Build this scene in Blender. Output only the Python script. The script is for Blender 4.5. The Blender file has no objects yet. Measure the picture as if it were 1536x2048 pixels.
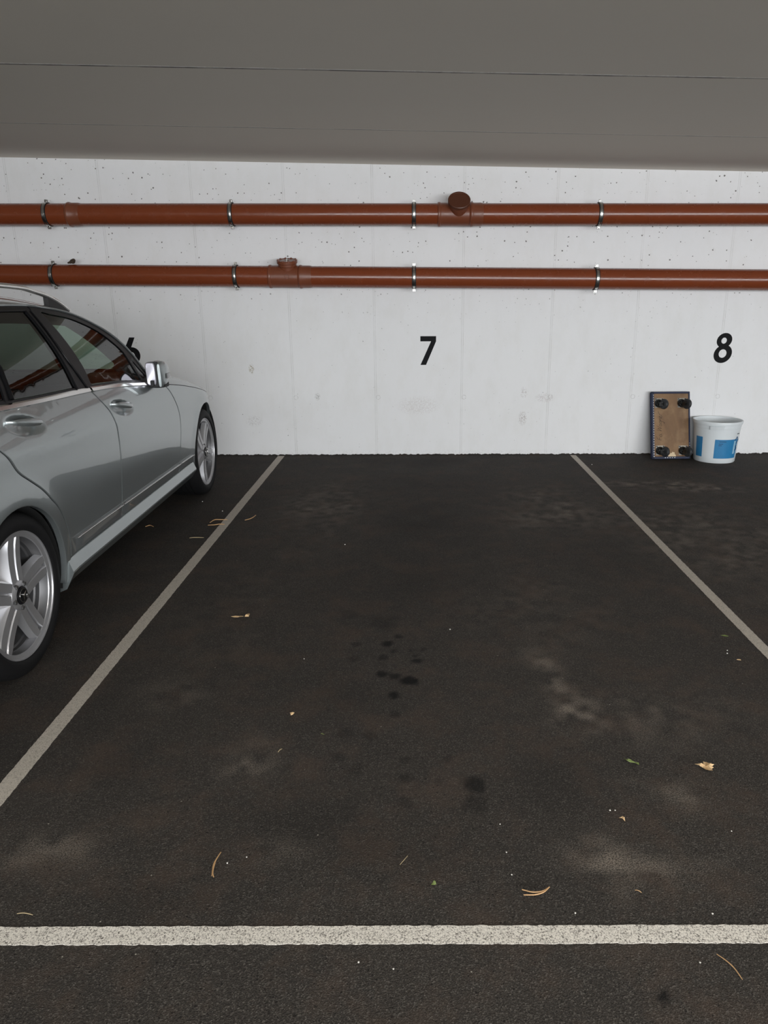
import bpy, math, random
import numpy as np
from mathutils import Vector, Matrix
from mathutils.geometry import delaunay_2d_cdt

S = bpy.context.scene
COL = S.collection
random.seed(7)
PI = math.pi

# ------------------------------------------------------------------ camera
CAM_H = 1.4145
F_PX, CX = 1444.6, 830.7
yaw, pitch, roll = 0.00113, 0.28495, -0.0032
fwd = Vector((-math.sin(yaw) * math.cos(pitch), math.cos(yaw) * math.cos(pitch), -math.sin(pitch)))
rt = Vector((math.cos(yaw), math.sin(yaw), 0.0))
up = rt.cross(fwd)
cr, sr = math.cos(roll), math.sin(roll)
rt, up = rt * cr + up * sr, up * cr - rt * sr
cam_data = bpy.data.cameras.new('camera')
cam = bpy.data.objects.new('camera', cam_data)
COL.objects.link(cam)
M3 = Matrix((rt, up, -fwd)).transposed()
cam.matrix_world = Matrix.Translation((0, 0, CAM_H)) @ M3.to_4x4()
cam_data.sensor_fit = 'VERTICAL'
cam_data.sensor_height = 24.0
cam_data.lens = F_PX / 2048 * 24.0
cam_data.shift_x = -(CX - 768) / 2048
cam_data.clip_start = 0.05
S.camera = cam

# ------------------------------------------------------------------ world, lights, exposure
world = bpy.data.worlds.new('world')
S.world = world
world.use_nodes = True
world.node_tree.nodes['Background'].inputs[0].default_value = (0.80, 0.90, 1.0, 1)
world.node_tree.nodes['Background'].inputs[1].default_value = 1.2


def area(name, loc, rot, sx, sy, power, col):
    d = bpy.data.lights.new(name, 'AREA')
    d.shape = 'RECTANGLE'
    d.size, d.size_y = sx, sy
    d.energy = power
    d.color = col
    o = bpy.data.objects.new(name, d)
    o.location = loc
    o.rotation_euler = rot
    COL.objects.link(o)
    return o


# daylight entering through the open front of the garage, behind the camera
area('daylight_opening', (4.0, -5.85, 1.50), (math.radians(90), 0, 0), 13.0, 1.60, 620, (0.97, 0.985, 1.0))
# fluorescent tube of the lane lamps (housings are built further down)
for lx in (-3.4, 0.6, 4.6):
    area('lane_lamp_light', (lx, 0.30, 2.40 - 0.0203 * lx), (0, 0, 0), 1.4, 0.10, 13, (1.0, 0.96, 0.90))

S.view_settings.view_transform = 'Standard'
S.view_settings.look = 'None'
S.view_settings.exposure = 0.60
S.view_settings.gamma = 1.0
S.view_settings.use_curve_mapping = False
S.cycles.use_denoising = True
S.cycles.max_bounces = 10
S.cycles.diffuse_bounces = 5
S.cycles.transparent_max_bounces = 16


# ------------------------------------------------------------------ node helpers
class NT:
    def __init__(s, name):
        s.m = bpy.data.materials.new(name)
        s.m.use_nodes = True
        s.t = s.m.node_tree
        s.b = s.t.nodes['Principled BSDF']
        s.out = s.t.nodes['Material Output']

    def n(s, typ, **kw):
        nd = s.t.nodes.new(typ)
        for k, v in kw.items():
            setattr(nd, k, v)
        return nd

    def set(s, sock, v):
        if isinstance(v, bpy.types.NodeSocket):
            s.t.links.new(v, sock)
        else:
            sock.default_value = v

    def math(s, op, a, b=0.0, c=0.0, clamp=False):
        nd = s.n('ShaderNodeMath', operation=op, use_clamp=clamp)
        s.set(nd.inputs[0], a)
        s.set(nd.inputs[1], b)
        if len(nd.inputs) > 2:
            s.set(nd.inputs[2], c)
        return nd.outputs[0]

    def mix(s, f, a, b, blend='MIX'):
        nd = s.n('ShaderNodeMix', data_type='RGBA', blend_type=blend)
        s.set(nd.inputs[0], f)
        s.set(nd.inputs[6], a if isinstance(a, bpy.types.NodeSocket) else (*a[:3], 1))
        s.set(nd.inputs[7], b if isinstance(b, bpy.types.NodeSocket) else (*b[:3], 1))
        return nd.outputs[2]

    def coord(s):
        if not hasattr(s, '_c'):
            s._c = s.n('ShaderNodeNewGeometry').outputs['Position']
        return s._c

    def obj(s):
        if not hasattr(s, '_o'):
            s._o = s.n('ShaderNodeTexCoord').outputs['Object']
        return s._o

    def scale(s, v, sc):
        nd = s.n('ShaderNodeVectorMath', operation='MULTIPLY')
        s.set(nd.inputs[0], v)
        nd.inputs[1].default_value = sc
        return nd.outputs[0]

    def noise(s, scale, detail=3, rough=0.5, vec=None, dist=0.0):
        nd = s.n('ShaderNodeTexNoise')
        s.set(nd.inputs['Vector'], vec if vec is not None else s.coord())
        nd.inputs['Scale'].default_value = scale
        nd.inputs['Detail'].default_value = detail
        nd.inputs['Roughness'].default_value = rough
        nd.inputs['Distortion'].default_value = dist
        return nd.outputs[0]

    def voro(s, scale, vec=None, feature='F1', rnd=1.0):
        nd = s.n('ShaderNodeTexVoronoi', feature=feature)
        s.set(nd.inputs['Vector'], vec if vec is not None else s.coord())
        nd.inputs['Scale'].default_value = scale
        nd.inputs['Randomness'].default_value = rnd
        return nd

    def ramp(s, f, stops, interp='LINEAR'):
        nd = s.n('ShaderNodeValToRGB')
        nd.color_ramp.interpolation = interp
        e = nd.color_ramp.elements
        while len(e) < len(stops):
            e.new(0.5)
        for el, (p, c) in zip(e, stops):
            el.position = p
            el.color = (c, c, c, 1) if not hasattr(c, '__len__') else (*c[:3], 1)
        s.set(nd.inputs[0], f)
        return nd.outputs[0]

    def map(s, v, a, b, c=0.0, d=1.0):
        nd = s.n('ShaderNodeMapRange')
        s.set(nd.inputs[0], v)
        for i, q in enumerate((a, b, c, d)):
            nd.inputs[i + 1].default_value = q
        return nd.outputs[0]

    def attr(s, name):
        nd = s.n('ShaderNodeAttribute', attribute_name=name)
        return nd.outputs['Fac']

    def bump(s, h, strength, dist):
        nd = s.n('ShaderNodeBump')
        s.set(nd.inputs['Height'], h)
        nd.inputs['Strength'].default_value = strength
        nd.inputs['Distance'].default_value = dist
        s.t.links.new(nd.outputs[0], s.b.inputs['Normal'])
        return nd

    def base(s, c, rough=0.5, metal=0.0, coat=0.0, spec=None):
        s.set(s.b.inputs['Base Color'], c if isinstance(c, bpy.types.NodeSocket) else (*c[:3], 1))
        s.set(s.b.inputs['Roughness'], rough)
        s.set(s.b.inputs['Metallic'], metal)
        s.b.inputs['Coat Weight'].default_value = coat
        s.b.inputs['Coat Roughness'].default_value = 0.02
        if spec is not None:
            s.b.inputs['Specular IOR Level'].default_value = spec
        return s.m


def plain(name, c, rough=0.5, metal=0.0, coat=0.0, var=0.06, sc=30.0, spec=None):
    k = NT(name)
    n = k.noise(sc, 3, 0.5, k.obj())
    cc = k.mix(n, tuple(q * (1 - var) for q in c), tuple(min(1, q * (1 + var)) for q in c))
    return k.base(cc, rough, metal, coat, spec)


# ------------------------------------------------------------------ materials
def mat_asphalt():
    k = NT('asphalt')
    g = k.voro(330.0)
    grain = g.outputs['Distance']
    cellc = k.n('ShaderNodeSeparateColor')
    k.set(cellc.inputs[0], g.outputs['Color'])
    big = k.noise(1.3, 5, 0.6)
    med = k.noise(9.0, 5, 0.65)
    fine = k.noise(230.0, 3, 0.75)
    c = k.mix(big, (0.046, 0.0410, 0.0360), (0.072, 0.0615, 0.0520))
    c = k.mix(k.map(med, 0.35, 0.7, 0, 0.45), c, (0.038, 0.0345, 0.0315))
    c = k.mix(k.map(fine, 0.32, 0.62, 1.0, 0.0), c, (0.016, 0.0145, 0.013))
    st = k.map(cellc.outputs[0], 0.74, 1.0, 0, 0.60)
    c = k.mix(st, c, (0.14, 0.128, 0.113))
    brown = k.noise(4.2, 5, 0.7)
    c = k.mix(k.map(brown, 0.48, 0.66, 0, 0.40), c, (0.088, 0.060, 0.044))
    pv = k.voro(95.0)
    ps = k.n('ShaderNodeSeparateColor')
    k.set(ps.inputs[0], pv.outputs['Color'])
    pit = k.math('MULTIPLY', k.math('LESS_THAN', pv.outputs['Distance'], k.math('MULTIPLY', ps.outputs[1], 0.30)), k.math('GREATER_THAN', ps.outputs[0], 0.55))
    c = k.mix(k.math('MULTIPLY', pit, 0.7), c, (0.008, 0.007, 0.006))
    lt = k.math('MULTIPLY', k.attr('dust'), k.map(fine, 0.40, 0.60, 0.05, 1.0), clamp=True)
    lt = k.math('MULTIPLY', lt, k.map(med, 0.3, 0.6, 0.45, 1.0))
    c = k.mix(lt, c, (0.23, 0.195, 0.160))
    c = k.mix(k.math('MULTIPLY', k.attr('oil'), 1.0, clamp=True), c, (0.0055, 0.0052, 0.0050))
    # scattered pale grit
    v = k.voro(21.0)
    grit = k.math('LESS_THAN', v.outputs['Distance'], 0.045)
    sel = k.n('ShaderNodeSeparateColor')
    k.set(sel.inputs[0], v.outputs['Color'])
    grit = k.math('MULTIPLY', grit, k.math('GREATER_THAN', sel.outputs[1], 0.83))
    c = k.mix(grit, c, (0.30, 0.28, 0.24))
    k.base(c, 0.82, spec=0.2)
    h = k.math('ADD', k.math('MULTIPLY', grain, 0.8), k.math('MULTIPLY', fine, 0.7))
    k.bump(h, 0.55, 0.0035)
    return k.m


def mat_line(name, c1, c2, pit):
    k = NT(name)
    fine = k.noise(240.0, 3, 0.8)
    big = k.noise(6.0, 4, 0.6)
    v = k.voro(170.0)
    ve = k.voro(170.0, feature='DISTANCE_TO_EDGE')
    c = k.mix(big, c1, c2)
    p = k.math('MAXIMUM', k.map(fine, 0.385, 0.43, 1, 0), k.math('MULTIPLY', k.map(v.outputs['Distance'], 0.50, 0.62, 0, 1), k.map(fine, 0.40, 0.52, 1, 0)))
    crack = k.math('MULTIPLY', k.map(ve.outputs['Distance'], 0.0, 0.11, 1, 0), k.map(k.noise(55.0, 3, 0.7), 0.42, 0.62, 0.1, 1.0))
    p = k.math('MAXIMUM', p, k.math('MULTIPLY', crack, 0.9))
    c = k.mix(k.math('MULTIPLY', p, pit, clamp=True), c, (0.065, 0.055, 0.045))
    k.base(c, 0.7, spec=0.3)
    k.bump(k.math('ADD', fine, k.math('MULTIPLY', v.outputs['Distance'], -0.4)), 0.3, 0.003)
    return k.m


def mat_wall():
    k = NT('white_painted_concrete')
    P = k.coord()
    sep = k.n('ShaderNodeSeparateXYZ')
    k.set(sep.inputs[0], P)
    X, Z = sep.outputs[0], sep.outputs[2]
    big = k.noise(0.9, 4, 0.6)
    med = k.noise(7.0, 5, 0.65, k.scale(P, (1, 1, 0.5)))
    c = k.mix(big, (0.86, 0.862, 0.868), (0.80, 0.806, 0.815))
    c = k.mix(k.map(med, 0.45, 0.75, 0, 0.35), c, (0.74, 0.735, 0.71))

    def pores(scale, radius, sel_t, zr, strength):
        nv = k.n('ShaderNodeTexNoise')
        k.set(nv.inputs['Vector'], P)
        nv.inputs['Scale'].default_value = 60
        off = k.n('ShaderNodeVectorMath', operation='MULTIPLY_ADD')
        k.set(off.inputs[0], nv.outputs['Color'])
        off.inputs[1].default_value = (0.010, 0, 0.012)
        k.set(off.inputs[2], k.scale(P, (1, 0, 1)))
        v = k.voro(scale, off.outputs[0])
        s2 = k.n('ShaderNodeSeparateColor')
        k.set(s2.inputs[0], v.outputs['Color'])
        rad = k.math('MULTIPLY', s2.outputs[2], radius)
        m = k.math('LESS_THAN', v.outputs['Distance'], rad)
        m = k.math('MULTIPLY', m, k.math('GREATER_THAN', s2.outputs[0], sel_t))
        return k.math('MULTIPLY', m, k.map(Z, zr[0], zr[1], zr[2], strength))

    p1 = pores(25.0, 0.17, 0.18, (1.20, 1.6, 0.0, 0.95), 0.95)
    p2 = pores(15.0, 0.070, 0.62, (0.0, 0.6, 0.65, 0.55), 0.55)
    p3 = pores(34.0, 0.11, 0.62, (0.0, 2.4, 0.40, 0.65), 0.65)
    c = k.mix(k.math('MAXIMUM', k.math('MAXIMUM', p1, p2), p3), c, (0.16, 0.15, 0.14))
    # formwork seams, broken up by noise
    sn = k.noise(5.0, 5, 0.7, k.scale(P, (1, 1, 1.0)))
    seam = k.math('MULTIPLY', k.attr('seam'), k.map(sn, 0.35, 0.65, 0.12, 0.62))
    c = k.mix(k.math('MULTIPLY', seam, 1.0, clamp=True), c, (0.36, 0.35, 0.335))
    # scuffs and stains with their own shapes (dx, z, radius x, radius z, colour, amount)
    fine = k.noise(70.0, 3, 0.7)
    for (sx, sz, rx, rz, col, amt, t0) in [
            (-1.513, 0.812, 0.030, 0.050, (0.42, 0.38, 0.28), 0.9, 0.47),
            (-0.915, 0.556, 0.030, 0.040, (0.42, 0.42, 0.41), 0.7, 0.47),
            (1.001, 0.350, 0.045, 0.075, (0.42, 0.38, 0.37), 0.7, 0.48),
            (1.005, 0.590, 0.040, 0.060, (0.50, 0.47, 0.46), 0.6, 0.50),
            (1.20, 0.54, 0.10, 0.05, (0.58, 0.54, 0.54), 0.6, 0.48),
            (-1.52, 0.33, 0.09, 0.06, (0.60, 0.59, 0.59), 0.6, 0.50),
            (0.02, 0.47, 0.22, 0.10, (0.66, 0.63, 0.62), 0.5, 0.47)]:
        dx = k.math('DIVIDE', k.math('SUBTRACT', X, sx), rx)
        dz = k.math('DIVIDE', k.math('SUBTRACT', Z, sz), rz)
        d = k.math('SQRT', k.math('ADD', k.math('MULTIPLY', dx, dx), k.math('MULTIPLY', dz, dz)))
        m = k.math('MULTIPLY', k.map(d, 0.5, 1.0, amt, 0.0), k.map(fine, t0, t0 + 0.06, 0, 1))
        c = k.mix(m, c, col)
    for hx in (-1.912, -1.116, -0.350, 0.448, 1.253, 2.02, 2.81):
        dx = k.math('SUBTRACT', X, hx)
        dz = k.math('SUBTRACT', Z, 0.549)
        d = k.math('SQRT', k.math('ADD', k.math('MULTIPLY', dx, dx), k.math('MULTIPLY', dz, dz)))
        rg = k.math('MULTIPLY', k.math('LESS_THAN', k.math('ABSOLUTE', k.math('SUBTRACT', d, 0.019)), 0.0022), k.map(fine, 0.38, 0.6, 0.1, 0.55))
        c = k.mix(rg, c, (0.40, 0.39, 0.38))
    foot = k.math('MULTIPLY', k.map(Z, 0.0, 0.06, 0.35, 0.0), k.map(k.noise(75, 4, 0.7), 0.48, 0.62, 0, 1))
    c = k.mix(foot, c, (0.45, 0.44, 0.42))
    k.base(c, 0.75, spec=0.3)
    h = k.math('SUBTRACT', k.math('MULTIPLY', k.noise(110, 4, 0.7), 0.25), k.math('MULTIPLY', p1, 0.8))
    h = k.math('ADD', h, k.math('MULTIPLY', k.attr('seam'), 0.5))
    k.bump(h, 0.35, 0.004)
    return k.m


def mat_ceiling():
    k = NT('painted_ceiling_concrete')
    c = k.mix(k.noise(0.8, 4, 0.5), (0.66, 0.615, 0.54), (0.70, 0.655, 0.575))
    jn = k.noise(2.6, 4, 0.7, k.scale(k.coord(), (1, 0.2, 1)))
    fine = k.noise(38.0, 3, 0.7, k.scale(k.coord(), (1, 0.0, 1)))
    j = k.math('MULTIPLY', k.attr('seam'), k.map(jn, 0.42, 0.58, 0.45, 1.0))
    c = k.mix(j, c, (0.10, 0.09, 0.08))
    pale = k.math('MULTIPLY', k.attr('pale'), k.map(k.math('MULTIPLY', fine, jn), 0.20, 0.27, 0.45, 1.0), clamp=True)
    c = k.mix(pale, c, (0.95, 0.94, 0.90))
    k.base(c, 0.6, spec=0.35)
    k.bump(k.noise(60, 4, 0.6), 0.12, 0.003)
    return k.m


def mat_paint():
    k = NT('silver_car_paint')
    f = k.noise(900.0, 2, 0.5, k.obj())
    c = k.mix(f, (0.27, 0.302, 0.308), (0.35, 0.382, 0.388))
    k.base(c, 0.32, 0.72, 1.0)
    return k.m


def mat_glass(name, tint, dark=1.0):
    k = NT(name)
    tr = k.n('ShaderNodeBsdfTransparent')
    tr.inputs[0].default_value = (*tint, 1)
    gl = k.n('ShaderNodeBsdfGlossy')
    gl.inputs['Roughness'].default_value = 0.0
    lw = k.n('ShaderNodeLayerWeight')
    lw.inputs[0].default_value = 0.5
    fr = k.math('ADD', k.math('MULTIPLY', k.math('POWER', lw.outputs['Facing'], 5.0), 0.96), 0.045)
    m = k.n('ShaderNodeMixShader')
    k.set(m.inputs[0], k.math('MULTIPLY', fr, 1.35, clamp=True))
    k.t.links.new(tr.outputs[0], m.inputs[1])
    k.t.links.new(gl.outputs[0], m.inputs[2])
    k.t.links.new(m.outputs[0], k.out.inputs[0])
    k.t.nodes.remove(k.b)
    return k.m


def mat_wood():
    k = NT('worn_plywood')
    P = k.scale(k.obj(), (2.0, 26.0, 1.0))
    n = k.noise(1.0, 5, 0.65, P, 0.6)
    c = k.mix(k.map(n, 0.35, 0.65), (0.26, 0.15, 0.07), (0.12, 0.062, 0.03))
    n2 = k.noise(5.0, 4, 0.6, k.obj())
    c = k.mix(k.map(n2, 0.5, 0.75, 0, 0.5), c, (0.42, 0.29, 0.16))
    sc = k.noise(16, 5, 0.8, k.obj(), 1.5)
    c = k.mix(k.map(sc, 0.62, 0.66, 0, 0.5), c, (0.10, 0.07, 0.05))
    k.base(c, 0.65)
    return k.m


def mat_tyre():
    k = NT('tyre_rubber')
    n = k.noise(60, 3, 0.6, k.obj())
    k.base(k.mix(n, (0.006, 0.006, 0.0065), (0.010, 0.010, 0.0105)), 0.65, spec=0.2)
    return k.m


def mat_pipe(name, a, b, rough):
    k = NT(name)
    n = k.noise(3.0, 4, 0.5)
    c = k.mix(n, a, b)
    k.base(c, k.map(k.noise(14, 3, 0.5), 0.3, 0.7, rough * 0.8, rough * 1.25), spec=0.5)
    return k.m


M = dict(
    asphalt=mat_asphalt(),
    line=mat_line('worn_white_line_paint', (0.50, 0.455, 0.39), (0.58, 0.53, 0.46), 0.55),
    line_near=mat_line('rough_white_line_paint', (0.74, 0.70, 0.625), (0.84, 0.80, 0.73), 0.95),
    wall=mat_wall(),
    ceiling=mat_ceiling(),
    plainwall=plain('painted_side_wall', (0.62, 0.62, 0.61), 0.8, sc=3),
    paint=mat_paint(),
    trim=plain('grey_rub_strip', (0.24, 0.26, 0.27), 0.28, 0.6, 1.0),
    sill_low=plain('grey_sill_underside', (0.24, 0.26, 0.27), 0.35, 0.6, 0.8),
    chrome=plain('satin_chrome', (0.78, 0.77, 0.75), 0.12, 1.0),
    glossblack=plain('gloss_black_trim', (0.008, 0.008, 0.009), 0.28, 0.0, 0.0, spec=0.15),
    black=plain('matt_black_plastic', (0.014, 0.014, 0.015), 0.6),
    liner=plain('black_arch_liner', (0.006, 0.006, 0.006), 0.9),
    interior=plain('dark_interior_fabric', (0.020, 0.020, 0.022), 0.85),
    headliner=plain('grey_headliner', (0.05, 0.05, 0.05), 0.9),
    glass=mat_glass('green_tinted_glass', (0.60, 0.76, 0.66)),
    privacy=mat_glass('dark_privacy_glass', (0.24, 0.29, 0.26)),
    alloy=plain('silver_alloy', (0.42, 0.42, 0.435), 0.34, 0.68, 0.2),
    alloy_in=plain('shaded_inner_alloy', (0.15, 0.15, 0.155), 0.45, 0.6),  # darker copy of the alloy: shade inside the rim put into the colour
    disc=plain('brake_disc_steel', (0.22, 0.22, 0.22), 0.35, 0.9),
    tyre=mat_tyre(),
    pale=plain('pale_satin_silver', (0.62, 0.61, 0.68), 0.35, 0.6),
    mirror=plain('mirror_glass', (0.9, 0.9, 0.92), 0.02, 1.0, var=0.0),
    lamp=plain('smoked_lens', (0.05, 0.045, 0.045), 0.08, 0.0, 1.0),
    pipe=mat_pipe('orange_brown_pvc', (0.175, 0.039, 0.0135), (0.20, 0.047, 0.0165), 0.24),
    fitting=mat_pipe('brown_pvc_fitting', (0.165, 0.048, 0.022), (0.185, 0.056, 0.026), 0.36),
    cap=mat_pipe('dark_brown_cap', (0.085, 0.026, 0.012), (0.10, 0.031, 0.014), 0.45),
    steel=plain('galvanised_steel', (0.60, 0.60, 0.58), 0.22, 1.0),
    rubber=plain('black_rubber', (0.010, 0.010, 0.010), 0.6),
    number=plain('black_number_paint', (0.008, 0.0085, 0.0095), 0.7, sc=60, var=0.2, spec=0.15),
    carpet=plain('navy_blue_carpet', (0.006, 0.013, 0.055), 0.9, var=0.3, sc=200),
    navy_top=plain('dark_blue_edge', (0.006, 0.013, 0.045), 0.6, var=0.3, sc=200),
    wood=mat_wood(),
    splinter=plain('bare_splintered_wood', (0.68, 0.54, 0.36), 0.8, sc=120, var=0.15),
    staple=plain('bright_staple', (0.85, 0.85, 0.85), 0.3, 0.6),
    ink=plain('dark_marker_ink', (0.05, 0.032, 0.022), 0.6),
    zinc=plain('zinc_caster_plate', (0.30, 0.285, 0.25), 0.4, 0.7, sc=90, var=0.15),
    zincdark=plain('dark_oily_metal', (0.06, 0.06, 0.058), 0.25, 0.8, sc=90, var=0.2),
    caster=plain('dark_caster_rubber', (0.024, 0.026, 0.028), 0.5),
    bucket=plain('white_bucket_plastic', (0.70, 0.745, 0.765), 0.35, sc=8, var=0.03),
    blue=plain('blue_label_print', (0.028, 0.205, 0.430), 0.4, sc=30, var=0.08),
    darkblue=plain('dark_blue_print', (0.012, 0.085, 0.20), 0.4),
    paleblue=plain('pale_blue_print', (0.30, 0.52, 0.68), 0.4),
    printblack=plain('black_label_print', (0.02, 0.02, 0.02), 0.5),
    needle=plain('dry_pine_needle', (0.50, 0.30, 0.14), 0.6, sc=80, var=0.2),
    straw=plain('pale_straw', (0.33, 0.26, 0.15), 0.7, sc=80, var=0.2),
    dryleaf=plain('dry_tan_leaf', (0.66, 0.46, 0.25), 0.7, sc=120, var=0.25),
    greenleaf=plain('green_leaf', (0.17, 0.22, 0.065), 0.6, sc=120, var=0.25),
    pebble=plain('pale_pebble', (0.62, 0.60, 0.55), 0.7, sc=200, var=0.2),
    clod=plain('dark_mud_lump', (0.05, 0.035, 0.022), 0.9, sc=120, var=0.4),
    lampwhite=plain('white_lamp_housing', (0.8, 0.8, 0.8), 0.4),
)
em = NT('lit_lamp_diffuser')
em.base((0.9, 0.9, 0.9), 0.5)
em.b.inputs['Emission Color'].default_value = (1.0, 0.96, 0.9, 1)
em.b.inputs['Emission Strength'].default_value = 6.0
M['diffuser'] = em.m


# ------------------------------------------------------------------ mesh helpers
def link(name, me, mat, parent=None, sharp=35):
    for p in me.polygons:
        p.use_smooth = True
    if sharp is not None:
        me.set_sharp_from_angle(angle=math.radians(sharp))
    o = bpy.data.objects.new(name, me)
    if mat is not None:
        me.materials.append(mat)
    COL.objects.link(o)
    if parent is not None:
        o.parent = parent
    return o


def tag(o, label=None, cat=None, group=None, kind=None):
    if label:
        o['label'] = label
    if cat:
        o['category'] = cat
    if group:
        o['group'] = group
    if kind:
        o['kind'] = kind
    return o


def empty(name, loc=(0, 0, 0), rot=(0, 0, 0)):
    o = bpy.data.objects.new(name, None)
    o.location = loc
    o.rotation_euler = rot
    o.empty_display_size = 0.1
    COL.objects.link(o)
    return o


class MB:
    def __init__(s):
        s.v, s.f = [], []

    def add(s, vs, fs, T=None):
        b = len(s.v)
        for p in vs:
            q = Vector(p)
            if T is not None:
                q = T @ q
            s.v.append(tuple(q))
        s.f += [tuple(i + b for i in f) for f in fs]
        return s

    def box(s, a, b, bev=0.0, T=None):
        """box from corner a to corner b, optionally with chamfered edges"""
        c = [(a[i] + b[i]) / 2 for i in range(3)]
        h = [abs(b[i] - a[i]) / 2 for i in range(3)]
        bv = min(bev, min(h) * 0.98)
        if bv <= 0:
            vs = [(c[0] + x * h[0], c[1] + y * h[1], c[2] + z * h[2]) for x in (-1, 1) for y in (-1, 1) for z in (-1, 1)]
            fs = [(0, 1, 3, 2), (4, 6, 7, 5), (0, 4, 5, 1), (2, 3, 7, 6), (0, 2, 6, 4), (1, 5, 7, 3)]
            return s.add(vs, fs, T)
        vs, idx = [], {}
        for x in (-1, 1):
            for y in (-1, 1):
                for z in (-1, 1):
                    sg = (x, y, z)
                    for ax in range(3):
                        p = [c[i] + sg[i] * (h[i] - (0 if i == ax else bv)) for i in range(3)]
                        idx[(sg, ax)] = len(vs)
                        vs.append(tuple(p))
        fs = []
        for ax in range(3):
            o1, o2 = [(1, 2), (2, 0), (0, 1)][ax]
            for sgn in (-1, 1):
                q = []
                for (p1, p2) in ((-1, -1), (1, -1), (1, 1), (-1, 1)):
                    sg = [0, 0, 0]
                    sg[ax], sg[o1], sg[o2] = sgn, p1, p2
                    q.append(idx[(tuple(sg), ax)])
                fs.append(tuple(q if sgn > 0 else q[::-1]))
        for ax in range(3):
            o1, o2 = [(1, 2), (2, 0), (0, 1)][ax]
            for s1 in (-1, 1):
                for s2 in (-1, 1):
                    e = []
                    for t, face in ((-1, o1), (1, o1), (1, o2), (-1, o2)):
                        sg = [0, 0, 0]
                        sg[ax], sg[o1], sg[o2] = t, s1, s2
                        e.append(idx[(tuple(sg), face)])
                    fs.append(tuple(e if s1 * s2 > 0 else e[::-1]))
        for x in (-1, 1):
            for y in (-1, 1):
                for z in (-1, 1):
                    e = [idx[((x, y, z), i)] for i in range(3)]
                    fs.append(tuple(e if x * y * z > 0 else e[::-1]))
        return s.add(vs, fs, T)

    def lathe(s, prof, seg=32, T=None, closed=False, arc=(0, 2 * PI)):
        """prof: list of (radius, height); axis = local Z"""
        full = abs(arc[1] - arc[0] - 2 * PI) < 1e-6
        n = seg if full else seg + 1
        vs = []
        for (r, z) in prof:
            for i in range(n):
                a = arc[0] + (arc[1] - arc[0]) * i / seg
                vs.append((r * math.cos(a), r * math.sin(a), z))
        fs = []
        m = len(prof)
        for j in range(m if closed else m - 1):
            k = (j + 1) % m
            for i in range(seg):
                i2 = (i + 1) % n
                fs.append((j * n + i, j * n + i2, k * n + i2, k * n + i))
        return s.add(vs, fs, T)

    def tube(s, pts, r, seg=8, cap=True):
        pts = [Vector(p) for p in pts]
        rs = r if hasattr(r, '__len__') else [r] * len(pts)
        vs, fs = [], []
        ref = None
        for i, p in enumerate(pts):
            t = (pts[min(i + 1, len(pts) - 1)] - pts[max(i - 1, 0)]).normalized()
            if ref is None:
                ref = Vector((0, 0, 1)) if abs(t.z) < 0.9 else Vector((1, 0, 0))
            a = t.cross(ref).normalized()
            b = t.cross(a)
            ref = -b if False else ref
            for j in range(seg):
                q = 2 * PI * j / seg
                vs.append(tuple(p + rs[i] * (math.cos(q) * a + math.sin(q) * b)))
        for i in range(len(pts) - 1):
            for j in range(seg):
                j2 = (j + 1) % seg
                fs.append((i * seg + j, i * seg + j2, (i + 1) * seg + j2, (i + 1) * seg + j))
        if cap:
            fs.append(tuple(range(seg))[::-1])
            fs.append(tuple((len(pts) - 1) * seg + j for j in range(seg)))
        return s.add(vs, fs)

    def prism(s, poly, d0, d1, T=None):
        """polygon in local XY extruded along Z from d0 to d1"""
        n = len(poly)
        vs = [(x, y, d0) for x, y in poly] + [(x, y, d1) for x, y in poly]
        fs = [tuple(range(n))[::-1], tuple(range(n, 2 * n))]
        for i in range(n):
            j = (i + 1) % n
            fs.append((i, j, n + j, n + i))
        return s.add(vs, fs, T)

    def build(s, name, mat, parent=None, sharp=35):
        me = bpy.data.meshes.new(name)
        me.from_pydata(s.v, [], s.f)
        me.update()
        return link(name, me, mat, parent, sharp)


def axis_T(origin, direction, roll=0.0):
    """matrix whose local Z is direction"""
    z = Vector(direction).normalized()
    x = Vector((0, 0, 1)).cross(z)
    if x.length < 1e-4:
        x = Vector((1, 0, 0))
    x.normalize()
    y = z.cross(x)
    R = Matrix((x, y, z)).transposed().to_4x4()
    return Matrix.Translation(origin) @ R @ Matrix.Rotation(roll, 4, 'Z')


def pchip(xs, ys):
    xs, ys = np.array(xs, float), np.array(ys, float)
    h = np.diff(xs)
    d = np.diff(ys) / h
    m = np.zeros(len(xs))
    for i in range(1, len(xs) - 1):
        if d[i - 1] * d[i] > 0:
            w1, w2 = 2 * h[i] + h[i - 1], h[i] + 2 * h[i - 1]
            m[i] = (w1 + w2) / (w1 / d[i - 1] + w2 / d[i])
    m[0], m[-1] = d[0], d[-1]

    def f(x):
        x = np.clip(x, xs[0], xs[-1])
        i = np.clip(np.searchsorted(xs, x, side='right') - 1, 0, len(xs) - 2)
        t = (x - xs[i]) / h[i]
        return ((2 * t**3 - 3 * t**2 + 1) * ys[i] + (t**3 - 2 * t**2 + t) * h[i] * m[i]
                + (-2 * t**3 + 3 * t**2) * ys[i + 1] + (t**3 - t**2) * h[i] * m[i + 1])
    return f


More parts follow.
